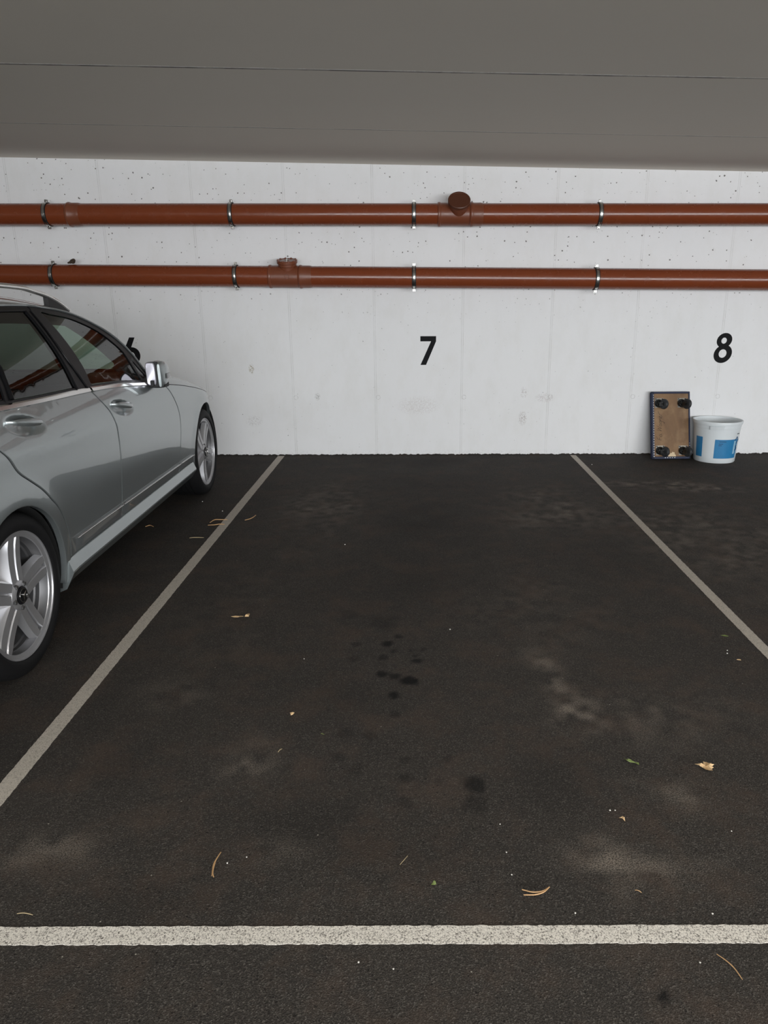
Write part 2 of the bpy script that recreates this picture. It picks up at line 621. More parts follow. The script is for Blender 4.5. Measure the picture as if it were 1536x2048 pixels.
def smooth_path(pts, n=6, closed=False):
    """Catmull-Rom through 2D points"""
    P = [np.array(p, float) for p in pts]
    out = []
    m = len(P)
    rng = range(m if closed else m - 1)
    for i in rng:
        p0 = P[(i - 1) % m] if (closed or i > 0) else 2 * P[0] - P[1]
        p1, p2 = P[i % m], P[(i + 1) % m]
        p3 = P[(i + 2) % m] if (closed or i + 2 < m) else 2 * P[-1] - P[-2]
        for k in range(n):
            t = k / n
            out.append(tuple(0.5 * ((2 * p1) + (-p0 + p2) * t + (2 * p0 - 5 * p1 + 4 * p2 - p3) * t**2 + (-p0 + 3 * p1 - 3 * p2 + p3) * t**3)))
    if not closed:
        out.append(tuple(P[-1]))
    return out


def densify(poly, step):
    out = []
    n = len(poly)
    for i in range(n):
        a, b = np.array(poly[i], float), np.array(poly[(i + 1) % n], float)
        k = max(1, int(math.ceil(np.linalg.norm(b - a) / step)))
        for j in range(k):
            out.append(tuple(a + (b - a) * j / k))
    return out


def inside(pt, poly):
    x, y = pt
    c = False
    n = len(poly)
    j = n - 1
    for i in range(n):
        xi, yi = poly[i]
        xj, yj = poly[j]
        if (yi > y) != (yj > y) and x < (xj - xi) * (y - yi) / (yj - yi) + xi:
            c = not c
        j = i
    return c


def dedupe(poly, eps=0.0015):
    out = []
    for p in poly:
        if not out or math.hypot(p[0] - out[-1][0], p[1] - out[-1][1]) > eps:
            out.append(p)
    if math.hypot(out[0][0] - out[-1][0], out[0][1] - out[-1][1]) < eps:
        out.pop()
    return out


def area2(poly):
    return sum(poly[i][0] * poly[(i + 1) % len(poly)][1] - poly[(i + 1) % len(poly)][0] * poly[i][1] for i in range(len(poly)))


def inset_poly(poly, d):
    n = len(poly)
    out, nor = [], []
    for i in range(n):
        a, b, c = (np.array(poly[(i + k) % n]) for k in (-1, 0, 1))
        e1, e2 = b - a, c - b
        e1 /= np.linalg.norm(e1) + 1e-12
        e2 /= np.linalg.norm(e2) + 1e-12
        n1, n2 = np.array([e1[1], -e1[0]]), np.array([e2[1], -e2[0]])  # outward for CCW
        m = n1 + n2
        m /= np.linalg.norm(m) + 1e-12
        k = min(1.6, 1.0 / max(0.5, float(m @ n1)))
        out.append(tuple(b - m * d * k))
        nor.append(m)
    return out, nor


# ------------------------------------------------------------------ the room
D = 6.7565


def ceil_z(x):
    return 2.5245 - 0.0203 * x


def grid_mesh(name, xs, ys, fn, mat, attrs=None):
    nx, ny = len(xs), len(ys)
    X, Y = np.meshgrid(xs, ys)
    V = fn(X.ravel(), Y.ravel())
    idx = np.arange(nx * ny).reshape(ny, nx)
    F = np.stack([idx[:-1, :-1], idx[:-1, 1:], idx[1:, 1:], idx[1:, :-1]], -1).reshape(-1, 4)
    me = bpy.data.meshes.new(name)
    me.vertices.add(len(V))
    me.vertices.foreach_set('co', V.astype(np.float32).ravel())
    me.loops.add(F.size)
    me.loops.foreach_set('vertex_index', F.ravel().astype(np.int32))
    me.polygons.add(len(F))
    me.polygons.foreach_set('loop_start', (np.arange(len(F)) * 4).astype(np.int32))
    me.update(calc_edges=True)
    for an, arr in (attrs or {}).items():
        a = me.attributes.new(an, 'FLOAT', 'POINT')
        a.data.foreach_set('value', arr.astype(np.float32).ravel())
    o = link(name, me, mat, None, None)
    return o


X0, X1, Y0 = -8.0, 11.0, -6.0


def steps(a, b, s):
    return list(np.arange(a, b - 1e-9, s))


fx = steps(X0, -2.4, 0.4) + steps(-2.4, 3.3, 0.0125) + steps(3.3, X1, 0.4) + [X1]
fy = steps(Y0, 0.9, 0.4) + steps(0.9, 6.60, 0.0125) + steps(6.60, D, 0.0125) + [D]
fx, fy = np.array(fx), np.array(fy)
GX, GY = np.meshgrid(fx, fy)
rng = np.random.default_rng(3)


def lattice_noise(X, Y, cell, seed):
    r = np.random.default_rng(seed)
    G = r.random((512, 512))
    x, y = X / cell + 100, Y / cell + 100
    i, j = np.floor(x).astype(int), np.floor(y).astype(int)
    u, v = x - i, y - j
    u, v = u * u * (3 - 2 * u), v * v * (3 - 2 * v)
    g = lambda a, b: G[a % 512, b % 512]
    return (g(i, j) * (1 - u) * (1 - v) + g(i + 1, j) * u * (1 - v) + g(i, j + 1) * (1 - u) * v + g(i + 1, j + 1) * u * v)


N1 = lattice_noise(GX, GY, 0.18, 1)
N2 = lattice_noise(GX, GY, 0.05, 2)
N3 = lattice_noise(GX, GY, 0.022, 5)
dust = np.zeros_like(GX)
for (x, y, rx, ry, a, ang) in [
        (0.524, 2.544, 0.05, 0.16, 0.75, 0.2), (0.569, 2.291, 0.08, 0.07, 0.6, 0.3), (0.742, 1.837, 0.080, 0.055, 1.0, -0.3),
        (0.537, 1.532, 0.11, 0.045, 0.85, -0.4), (0.503, 1.603, 0.05, 0.05, 0.5, 0), (-0.533, 1.989, 0.07, 0.09, 0.45, 0),
        (-0.649, 4.95, 0.25, 0.60, 0.55, 0), (1.90, 5.60, 0.30, 0.10, 1.0, -0.1), (2.20, 5.44, 0.28, 0.09, 0.8, 0),
        (0.94, 4.869, 0.32, 0.45, 0.55, 0), (-0.923, 2.402, 0.10, 0.08, 0.45, 0), (0.818, 2.226, 0.25, 0.14, 0.42, 0),
        (-1.0, 1.607, 0.12, 0.06, 0.40, 0), (0.552, 1.450, 0.06, 0.03, 0.5, 0), (-0.368, 1.605, 0.08, 0.05, 0.25, 0),
        (0.70, 1.549, 0.12, 0.05, 0.35, 0), (1.9, 4.3, 0.45, 0.7, 0.45, 0), (0.55, 3.2, 0.35, 0.5, 0.18, 0), (-0.9, 3.2, 0.3, 0.7, 0.12, 0)]:
    ca, sa = math.cos(ang), math.sin(ang)
    dx, dy = (GX - x) * ca + (GY - y) * sa, -(GX - x) * sa + (GY - y) * ca
    q = np.exp(-((dx / rx) ** 2 + (dy / ry) ** 2) * 0.8)
    dust += a * q * np.clip(0.35 + 1.3 * N1, 0, 2) * np.clip(2.2 * N2 - 0.35 + 0.8 * (N3 - 0.5), 0, 1.6)
oil = np.zeros_like(GX)
for (x, y, r, a) in [(-0.125, 2.82, .020, .9), (-0.083, 2.882, .017, .7), (-0.262, 2.816, .017, .5), (-0.097, 2.746, .016, .7),
                     (-0.023, 2.755, .010, .6), (0.029, 2.763, .010, .5), (-0.004, 2.71, .015, .6), (0.0, 2.662, .017, .9), (-0.138, 2.689, .020, .6),
                     (-0.261, 2.681, .020, .4), (-0.14, 2.556, .021, .9), (-0.087, 2.536, .021, .8), (-0.031, 2.501, .028, 1.0), (-0.085, 2.401, .020, .9),
                     (-0.076, 2.268, .016, .5), (-0.238, 2.151, .022, .35), (-0.162, 2.133, .018, .35), (-0.038, 2.0, .018, .4), (-0.254, 2.014, .018, .3),
                     (-0.198, 1.954, .018, .3), (-0.034, 1.909, .020, .4), (0.176, 1.872, .027, .75), (0.102, 2.004, .016, .35), (-0.311, 3.114, .04, .3),
                     (-0.155, 3.031, .06, .35), (0.063, 1.899, .014, .3), (0.169, 1.784, .03, .4), (-0.035, 1.789, .02, .35), (0.522, 1.179, .012, .9)]:
    d = np.hypot((GX - x) * 0.9, (GY - y) * 0.8) / r + (N3 - 0.5) * 0.9
    oil = np.maximum(oil, a * np.clip((1.25 - d) / 0.5, 0, 1))
for (x, y, rx, ry, a) in [(0.059, 4.637, .35, .6, .35), (0.031, 5.595, .45, .5, .30), (-0.034, 3.626, .35, .5, .25), (-0.332, 1.722, .18, .12, .40),
                          (-0.934, 1.952, .12, .15, .35), (0.439, 1.897, .15, .15, .25), (-0.246, 2.363, .15, .12, .25), (-1.23, 5.158, .2, .4, .2),
                          (1.083, 4.021, .25, .5, .25), (-0.1, 1.605, .25, .10, .25), (-0.658, 1.438, .2, .07, .25), (0, 6.5, 3.0, .35, .45), (-2.0, 4.0, 0.8, 3.0, .35)]:  # broad darker blotches, plus strips along the wall foot and under the car
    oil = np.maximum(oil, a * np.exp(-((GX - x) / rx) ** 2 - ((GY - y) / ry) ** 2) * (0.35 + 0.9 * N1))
rough_edge = np.clip((GY - 6.728) / 0.02, 0, 1) * (N3 * 0.7 + 0.7 * rng.random(GX.shape)) * 0.013


def floor_fn(x, y):
    return np.stack([x, y, rough_edge.ravel()], 1)


tag(grid_mesh('floor', fx, fy, floor_fn, M['asphalt'], {'dust': dust, 'oil': oil}), kind='structure')

# rear concrete wall, a little grid with thin seam columns
seams = [-3.51, -2.72, -1.93, -1.135, -0.37, 0.428, 1.233, 2.0, 2.79, 3.58, 4.37]
wx, sv = [X0], [0.0]
for sx in seams:
    for off, val in ((-0.0125, 0), (-0.009, 0.8), (-0.0055, 0), (0.0035, 0), (0.006, 1.0), (0.0085, 0)):
        wx.append(sx + off)
        sv.append(val)
wx.append(X1)
sv.append(0.0)
wx = np.array(wx)
wz = np.array([0.0, 0.6, 1.2, 1.8, 2.3, 2.8])
tag(grid_mesh('wall_back', wx, wz, lambda x, z: np.stack([x, np.full_like(x, D), z - 0.02], 1)[:, [0, 1, 2]], M['wall'],
              {'seam': np.tile(np.array(sv), len(wz))}), kind='structure')

# ceiling with cast joints parallel to the wall
cy, cs, cp = [Y0], [0.0], [0.0]
for jy in (-4.6, -2.5, 0.1, 1.5, 2.8, 4.135, 5.455):
    w, q = (1.0, 1.0) if jy == 4.135 else (0.85, 0.75)
    for off, a, b in ((-0.011 * q, 0, 0), (-0.009 * q, w, 0), (0.006 * q, w, 0), (0.009 * q, 0, w), (0.019 * q, 0, w), (0.022 * q, 0, 0)):
        cy.append(jy - off)
        cs.append(a)
        cp.append(b)
cy.append(D + 0.02)
cs.append(0)
cp.append(0)
order = np.argsort(cy)
cy, cs, cp = np.array(cy)[order], np.array(cs)[order], np.array(cp)[order]
cxs = np.linspace(X0, X1, 40)
tag(grid_mesh('ceiling', cxs, cy, lambda x, y: np.stack([x, y, ceil_z(x)], 1), M['ceiling'],
              {'seam': np.repeat(cs, len(cxs)), 'pale': np.repeat(cp, len(cxs))}), kind='structure')

# side walls and the open front behind the camera (parapet, lintel and posts around the daylight opening)
tag(MB().box((X0 - 0.2, Y0, 0), (X0, D, 2.9)).build('wall_left', M['plainwall']), kind='structure')
tag(MB().box((X1, Y0, 0), (X1 + 0.2, D, 2.9)).build('wall_right', M['plainwall']), kind='structure')
wf = MB()
wf.box((X0, Y0 - 0.25, 0), (X1, Y0, 0.66))
wf.box((X0, Y0 - 0.25, 2.34), (X1, Y0, 2.9))
wf.box((X0, Y0 - 0.25, 0.66), (-2.6, Y0, 2.34))
wf.box((10.6, Y0 - 0.25, 0.66), (X1, Y0, 2.34))
tag(wf.build('wall_front', M['plainwall']), kind='structure')

# ------------------------------------------------------------------ painted lines
def line_obj(name, poly, mat, label):
    k = MB()
    k.prism(poly, 0.0, 0.0012)
    o = k.build(name, mat, None, 20)
    tag(o, label, 'line marking', 'white bay lines on the asphalt')
    return o


def wobble_strip(p0, p1, w0, w1, seed, amp=0.002):
    """strip between two points with slightly uneven edges"""
    r = random.Random(seed)
    a, b = Vector(p0), Vector(p1)
    t = (b - a).normalized()
    nrm = Vector((-t.y, t.x))
    n = int((b - a).length / 0.012)
    L, R = [], []
    for i in range(n + 1):
        f = i / n
        w = (w0 + (w1 - w0) * f) / 2
        c = a + (b - a) * f
        L.append(tuple(c + nrm * (w + r.uniform(-amp, amp))))
        R.append(tuple(c - nrm * (w + r.uniform(-amp, amp))))
    return R + L[::-1]


line_obj('bay_line', wobble_strip((-1.2419, 1.362), (-1.279, 6.742), 0.057, 0.062, 1, 0.0012), M['line'],
         'long white painted line between the silver car and the empty bay')
line_obj('bay_line', wobble_strip((1.455, 1.362), (1.490, 6.742), 0.050, 0.052, 2, 0.0012), M['line'],
         'thin white painted line ending at the wall left of the bucket')
line_obj('bay_line', wobble_strip((-6.0, 1.329), (7.0, 1.340), 0.050, 0.050, 3, 0.0016), M['line_near'],
         'broad rough white line crossing the floor nearest the viewer')


# ------------------------------------------------------------------ stall numbers on the wall
def ellipse(cx, cz, rx, rz, shear=0.12, n=48):
    return [(cx + rx * math.cos(t) + shear * rz * math.sin(t), cz + rz * math.sin(t)) for t in (2 * PI * i / n for i in range(n))]


def ring(mb, co, ci, y0, y1):
    n = len(co)
    vs = [(x, y0, z) for x, z in co] + [(x, y0, z) for x, z in ci] + [(x, y1, z) for x, z in co] + [(x, y1, z) for x, z in ci]
    fs = []
    for i in range(n):
        j = (i + 1) % n
        fs.append((i, j, n + j, n + i))
        fs.append((i, 2 * n + i, 2 * n + j, j))
        fs.append((n + i, n + j, 3 * n + j, 3 * n + i))
    mb.add(vs, fs)


def flat_on_wall(mb, poly, y0, y1):
    mb.prism([(x, z) for x, z in poly], 0, y1 - y0, Matrix.Translation((0, y1, 0)) @ Matrix.Rotation(PI / 2, 4, 'X'))


yf, yb = D - 0.0015, D + 0.002
k = MB()
flat_on_wall(k, [(0.043, 1.102), (0.043, 1.056), (0.1405, 1.056), (0.044, 0.845), (0.095, 0.845), (0.186, 1.056), (0.186, 1.102)], yf, yb)
tag(k.build('stall_number', M['number'], None, 30), 'black number 7 painted on the white wall above the empty bay', 'painted number', 'bay numbers on the wall')
k = MB()
ring(k, ellipse(2.812, 0.936, 0.082, 0.082), ellipse(2.810, 0.939, 0.0355, 0.038, 0.06), yf, yb)
ring(k, ellipse(2.814, 1.056, 0.069, 0.066), ellipse(2.811, 1.054, 0.0245, 0.027, 0.06), yf + 0.0003, yb)
tag(k.build('stall_number', M['number'], None, 30), 'black number 8 painted on the wall above the white bucket', 'painted number', 'bay numbers on the wall')
k = MB()
ring(k, ellipse(-2.606, 0.930, 0.082, 0.082), ellipse(-2.608, 0.932, 0.0355, 0.038, 0.06), yf, yb)
flat_on_wall(k, [(-2.609, 1.099), (-2.677, 0.965), (-2.628, 0.950), (-2.559, 1.099)], yf + 0.0003, yb)
tag(k.build('stall_number', M['number'], None, 30), 'black number 6 half hidden behind the windscreen of the car', 'painted number', 'bay numbers on the wall')


# ------------------------------------------------------------------ drain pipes
PY = D - 0.135
PR = 0.0885


def zu(x):
    return 2.118 - 0.0028 * x


def zl(x):
    return 1.606 - 0.0098 * x


def run_T(x, zf):
    sl = zf(1.0) - zf(0.0)
    return axis_T((x, PY, zf(x)), (1, 0, sl))


def pipe_run(name, zf, label):
    root = empty(name, (0, PY, zf(0)))
    tag(root, label, 'pipe', 'drain pipes along the wall')
    inv = Matrix.Translation((0, -PY, -zf(0)))
    return root, inv


def add_part(root, inv, name, mat, fn, sharp=35, parent=None):
    k = MB()
    fn(k)
    k.v = [tuple(inv @ Vector(v)) for v in k.v]
    return k.build(name, mat, parent or root, sharp)


up_root, up_inv = pipe_run('drain_pipe', zu, 'upper orange-brown plastic drain pipe with round capped branch facing outward')
lo_root, lo_inv = pipe_run('drain_pipe', zl, 'lower orange-brown plastic drain pipe with upright capped branch left of centre')


def cyl_span(zf, xa, xb, prof=None):
    def fn(k):
        L = xb - xa
        if prof is None:
            k.lathe([(PR, 0), (PR, L)], 64, run_T(xa, zf))
        else:
            k.lathe(prof, 64, run_T(xa, zf))
    return fn


R = PR
add_part(up_root, up_inv, 'pipe_body', M['pipe'], cyl_span(zu, X0, X1))
add_part(lo_root, lo_inv, 'pipe_body', M['pipe'], cyl_span(zl, X0, X1))
# socket: bead, then belled sleeve that tapers off
sock = [(R + 0.0005, 0), (R + 0.008, 0.006), (R + 0.011, 0.016), (R + 0.008, 0.028), (R + 0.0045, 0.034), (R + 0.0045, 0.095), (R + 0.0005, 0.115)]
add_part(up_root, up_inv, 'pipe_socket', M['fitting'], cyl_span(zu, -2.955, 0, sock))


def inspection(root, inv, zf, xa, xb, xc, tilt, blen, rb, rc, capmat):
    body = [(R + 0.0005, 0), (R + 0.008, 0.003), (R + 0.010, 0.012), (R + 0.008, 0.022), (R + 0.004, 0.027), (R + 0.004, xb - xa - 0.004), (R + 0.0005, xb - xa)]
    tee = add_part(root, inv, 'inspection_fitting', M['fitting'], cyl_span(zf, xa, 0, body))
    add_part(root, inv, 'pipe_socket', M['fitting'], cyl_span(zf, xb, 0, sock))
    ax = Vector((0, -math.cos(tilt), math.sin(tilt)))
    T = axis_T((xc, PY, zf(xc)), ax)

    def br(k):
        k.lathe([(rb * 0.92, 0.01), (rb, blen * 0.75), (rb + 0.006, blen * 0.80), (rb + 0.006, blen)], 48, T)
        # raised moulding around the saddle
    add_part(root, inv, 'branch', M['fitting'], br, parent=tee)

    def cp(k):
        k.lathe([(rb * 0.6, blen - 0.004), (rc - 0.004, blen - 0.004), (rc, blen), (rc, blen + 0.020), (rc - 0.004, blen + 0.024), (rc - 0.016, blen + 0.024),
                 (rc - 0.018, blen + 0.021), (0.0005, blen + 0.021)], 56, T)
        if tilt > 1.3:
            for i in range(10):
                a = 2 * PI * i / 10
                k.lathe([(0.009, blen + 0.018), (0.008, blen + 0.029), (0.0005, blen + 0.029)], 8, T @ Matrix.Translation(((rc - 0.008) * math.cos(a), (rc - 0.008) * math.sin(a), 0)))
    add_part(root, inv, 'branch_cap', capmat, cp, parent=tee)
    return T


inspection(up_root, up_inv, zu, 0.190, 0.460, 0.367, math.radians(40), 0.135, 0.080, 0.094, M['cap'])
T2 = inspection(lo_root, lo_inv, zl, -1.275, -1.015, -1.108, math.radians(76), 0.116, 0.073, 0.088, M['fitting'])


def nut(k):
    k.lathe([(0.014, 0.136), (0.014, 0.146), (0.006, 0.146), (0.006, 0.155), (0.0005, 0.155)], 6, T2)


add_part(lo_root, lo_inv, 'cap_screw', M['steel'], nut)


def eye(k):  # small moulded ring under the branch
    k.lathe([(0.014, 0), (0.016, 0.003), (0.019, 0.003), (0.021, 0)], 24, axis_T((-1.108, PY - R - 0.003, zl(-1.108) - 0.004), (0, -1, 0)))


add_part(lo_root, lo_inv, 'moulded_ring', M['fitting'], eye)


def pipe_clamp(x, zf, label):
    root = empty('pipe_clamp', (x, PY, zf(x)))
    tag(root, label, 'pipe clamp', 'steel clamps holding the drain pipes')
    Tz = axis_T((0, 0, 0), (1, 0, 0))
    k = MB()
    k.lathe([(R + 0.0005, -0.017), (R + 0.0075, -0.017), (R + 0.0075, 0.017), (R + 0.0005, 0.017)], 64, Tz)
    k.build('rubber_lining', M['rubber'], root)
    k = MB()
    k.lathe([(R + 0.007, -0.0115), (R + 0.0105, -0.0105), (R + 0.0115, -0.005), (R + 0.0115, 0.005), (R + 0.0105, 0.0105), (R + 0.007, 0.0115)], 64, Tz)
    k.build('steel_band', M['steel'], root)
    for sg in (1, -1):
        k = MB()
        z = sg * (R + 0.008)
        k.box((-0.012, -0.016, min(z, z + sg * 0.020)), (0.012, -0.011, max(z, z + sg * 0.020)), 0.001)
        k.box((-0.012, -0.004, min(z, z + sg * 0.020)), (0.012, 0.001, max(z, z + sg * 0.020)), 0.001)
        k.lathe([(0.0005, 0), (0.009, 0), (0.009, 0.007), (0.006, 0.009), (0.0005, 0.009)], 6, axis_T((0, -0.016, z + sg * 0.012), (0, -1, 0)))
        k.lathe([(0.0035, 0), (0.0035, 0.035)], 8, axis_T((0, -0.018, z + sg * 0.012), (0, 1, 0)))
        k.build('clamp_screw', M['steel'], root)
    k = MB()
    k.lathe([(0.0055, 0), (0.0055, 0.049)], 12, axis_T((0, R + 0.004, 0), (0, 1, 0)))
    k.lathe([(0.0005, 0), (0.022, 0), (0.022, 0.004), (0.0055, 0.004)], 20, axis_T((0, D - PY - 0.001, 0), (0, -1, 0)))
    k.build('wall_stud', M['steel'], root)
    return root


for zf, nm, refs in ((zu, 'upper', ('left of the pipe socket', 'between the socket and the round cap', 'just left of the round cap', 'far right of the round cap')),
                     (zl, 'lower', ('above the car roof', 'left of the upright capped branch', 'above number 7', 'rightmost, nearer number 8'))):
    for x, ref in zip(((-3.129, -1.563, -0.011, 1.566) if nm == 'upper' else (-3.142, -1.561, -0.012, 1.572)), refs):
        pipe_clamp(x, zf, 'steel clamp with black rubber on the %s pipe, %s' % (nm, ref))

# mud lump lying on the lower pipe
k = MB()
r = random.Random(5)
for (dx, dz, rr) in ((0, 0.012, 0.020), (0.012, 0.020, 0.015), (-0.02, 0.004, 0.012), (-0.035, 0.0, 0.008)):
    k.lathe([(0.0005, -rr)] + [(rr * math.cos(t) * (1 + r.uniform(-.2, .2)), rr * math.sin(t)) for t in (-1.0, -0.5, 0, 0.5, 1.0)] + [(0.0005, rr)], 9,
            Matrix.Translation((-2.965 + dx, PY - 0.02 + r.uniform(-.005, .005), zl(-2.965) + PR + dz + 0.012)))
tag(k.build('mud_clod', M['clod'], None, 60), 'small dark mud lump on top of the lower pipe above the car', 'dirt')


# ------------------------------------------------------------------ furniture dolly
def build_dolly():
    lean = math.atan2(0.165, 0.60)
    root = empty('furniture_dolly', (2.354, 6.535, 0.004), (-lean, 0, math.radians(3.0)))
    tag(root, 'small furniture dolly leaning on wall, plywood underside with four casters and blue edging', 'dolly')
    W, H, TH = 0.362, 0.618, 0.034
    # local: X width, Z up along the board, -Y towards the viewer (underside)
    k = MB()
    k.box((-W / 2, 0.0, 0), (W / 2, TH, H), 0.006)
    k.build('carpet_cover', M['carpet'], root)
    k = MB()
    k.box((-W / 2 + 0.026, -0.003, 0.022), (W / 2 - 0.014, 0.006, H - 0.018), 0.001)
    board = k.build('plywood_board', M['wood'], root)
    # rotate object texture: grain across
    k = MB()
    e = 0.016
    k.box((-W / 2, -0.006, 0), (-W / 2 + 0.026, 0.002, H), 0.002)
    k.box((W / 2 - 0.015, -0.006, 0), (W / 2, 0.002, H), 0.002)
    k.box((-W / 2, -0.006, 0), (W / 2, 0.002, 0.022), 0.002)
    k.box((-W / 2, -0.006, H - 0.018), (W / 2, 0.002, H), 0.002)
    k.build('blue_edging', M['navy_top'], root)
    k = MB()
    for i in range(26):
        z = 0.018 + i * 0.0225
        k.box((-W / 2 + 0.018, -0.0075, z), (-W / 2 + 0.0205, -0.0055, z + 0.012))
    for i in range(5):
        x = -0.06 + i * 0.022
        k.box((x, -0.0075, 0.010), (x + 0.008, -0.0055, 0.013))
    for i in range(3):
        k.box((W / 2 - 0.010, -0.0075, 0.10 + i * 0.02), (W / 2 - 0.007, -0.0055, 0.106 + i * 0.02))
    k.build('staple_row', M['staple'], root)['kind'] = 'stuff'
    k = MB()
    pl = [(-0.030, 0.022), (-0.026, 0.036), (-0.012, 0.044), (-0.006, 0.056), (0.004, 0.052), (0.012, 0.066), (0.022, 0.060), (0.030, 0.062), (0.034, 0.044), (0.042, 0.036), (0.044, 0.022)]
    k.prism(pl, 0.0, 0.0012, Matrix.Translation((0, -0.0030, 0)) @ Matrix.Rotation(PI / 2, 4, 'X'))
    k.build('bare_wood_patch', M['splinter'], root, 20)

    # handwriting, reading upwards: coordinates (along text, letter height)
    strokes = [
        [(0.012, 0.000), (0.016, 0.018), (0.024, 0.034)], [(0.022, 0.034), (0.044, 0.040)], [(0.014, 0.016), (0.034, 0.019)],
        [(0.058, 0.012), (0.050, 0.016), (0.042, 0.010), (0.040, 0.002), (0.048, -0.004), (0.056, 0.004), (0.058, 0.012), (0.059, 0.002), (0.066, -0.004)],
        [(0.098, 0.040), (0.092, 0.020), (0.088, 0.000), (0.102, 0.020), (0.110, 0.030), (0.108, 0.014), (0.108, 0.000), (0.122, 0.022), (0.132, 0.040)],
        [(0.144, 0.014), (0.138, 0.018), (0.130, 0.012), (0.128, 0.002), (0.136, -0.002), (0.143, 0.006), (0.145, 0.014), (0.146, 0.002), (0.152, -0.001)],
        [(0.168, 0.016), (0.160, 0.018), (0.154, 0.010), (0.156, 0.001), (0.164, 0.004), (0.169, 0.016), (0.164, -0.010), (0.154, -0.026), (0.148, -0.020)],
        [(0.172, -0.001), (0.176, 0.016), (0.178, 0.006), (0.186, 0.017), (0.190, 0.010), (0.191, -0.002), (0.197, 0.001)],
        [(0.198, 0.006), (0.207, 0.009), (0.209, 0.017), (0.202, 0.018), (0.197, 0.008), (0.199, -0.003), (0.210, -0.003), (0.215, 0.002)],
        [(0.217, -0.002), (0.222, 0.016), (0.226, 0.018), (0.250, 0.026)]]
    k = MB()
    for s in strokes:
        pts = smooth_path(s, 4)
        k.tube([(-0.088 - b, -0.0034, 0.160 + a * 1.12) for a, b in [(p[0], p[1] * 1.15) for p in pts]], 0.0015, 5)
    k.build('handwriting', M['ink'], root, 60)

    # casters: plate, swivel ring, fork, wheel
    for (cx, cz, sw) in ((-0.108, 0.515, 0.9), (0.106, 0.515, 0.95), (-0.102, 0.080, 0.9), (0.112, 0.078, 0.8)):
        c = empty('caster', (0, 0, 0))
        c.parent = root
        c.location = (cx, -0.003, cz)
        k = MB()
        k.box((-0.041, -0.0035, -0.043), (0.041, 0, 0.043), 0.001)
        plate = k.build('caster_plate', M['zinc'], c)
        for bx in (-0.031, 0.031):
            for bz in (-0.033, 0.033):
                k = MB()
                k.lathe([(0.0085, 0.003), (0.0065, 0.008), (0.0005, 0.009)], 8, axis_T((bx, 0, bz), (0, -1, 0)))
                k.build('caster_bolt', M['zincdark'], c)
        k = MB()
        k.lathe([(0.036, 0.003), (0.038, 0.008), (0.035, 0.018), (0.028, 0.024), (0.022, 0.020), (0.016, 0.026), (0.012, 0.020), (0.0005, 0.020)], 28, axis_T((-0.006, 0, -0.004), (0, -1, 0)))
        k.build('swivel_ring', M['zincdark'], c)
        # wheel hangs off axis, turned by sw
        T = Matrix.Translation((0.024 * sw, -0.062, -0.018)) @ Matrix.Rotation(0.38, 4, 'Z') @ Matrix.Rotation(PI / 2, 4, 'Y')
        k = MB()
        k.lathe([(0.012, -0.013), (0.036, -0.015), (0.043, -0.013), (0.0465, -0.006), (0.047, 0.0), (0.0465, 0.006), (0.043, 0.013), (0.036, 0.015), (0.012, 0.013)], 36, T)
        k.build('caster_wheel', M['caster'], c)
        k = MB()
        for s2 in (-0.019, 0.017):
            T3 = Matrix.Translation((0.024 * sw, -0.062, -0.018)) @ Matrix.Rotation(0.38, 4, 'Z')
            k.box((s2 - 0.001, -0.010, -0.016), (s2 + 0.0015, 0.046, 0.020), 0.0005, T3)
        k.lathe([(0.006, -0.024), (0.006, 0.024), (0.0005, 0.024)], 10, T)
        k.build('caster_fork', M['zincdark'], c)


build_dolly()


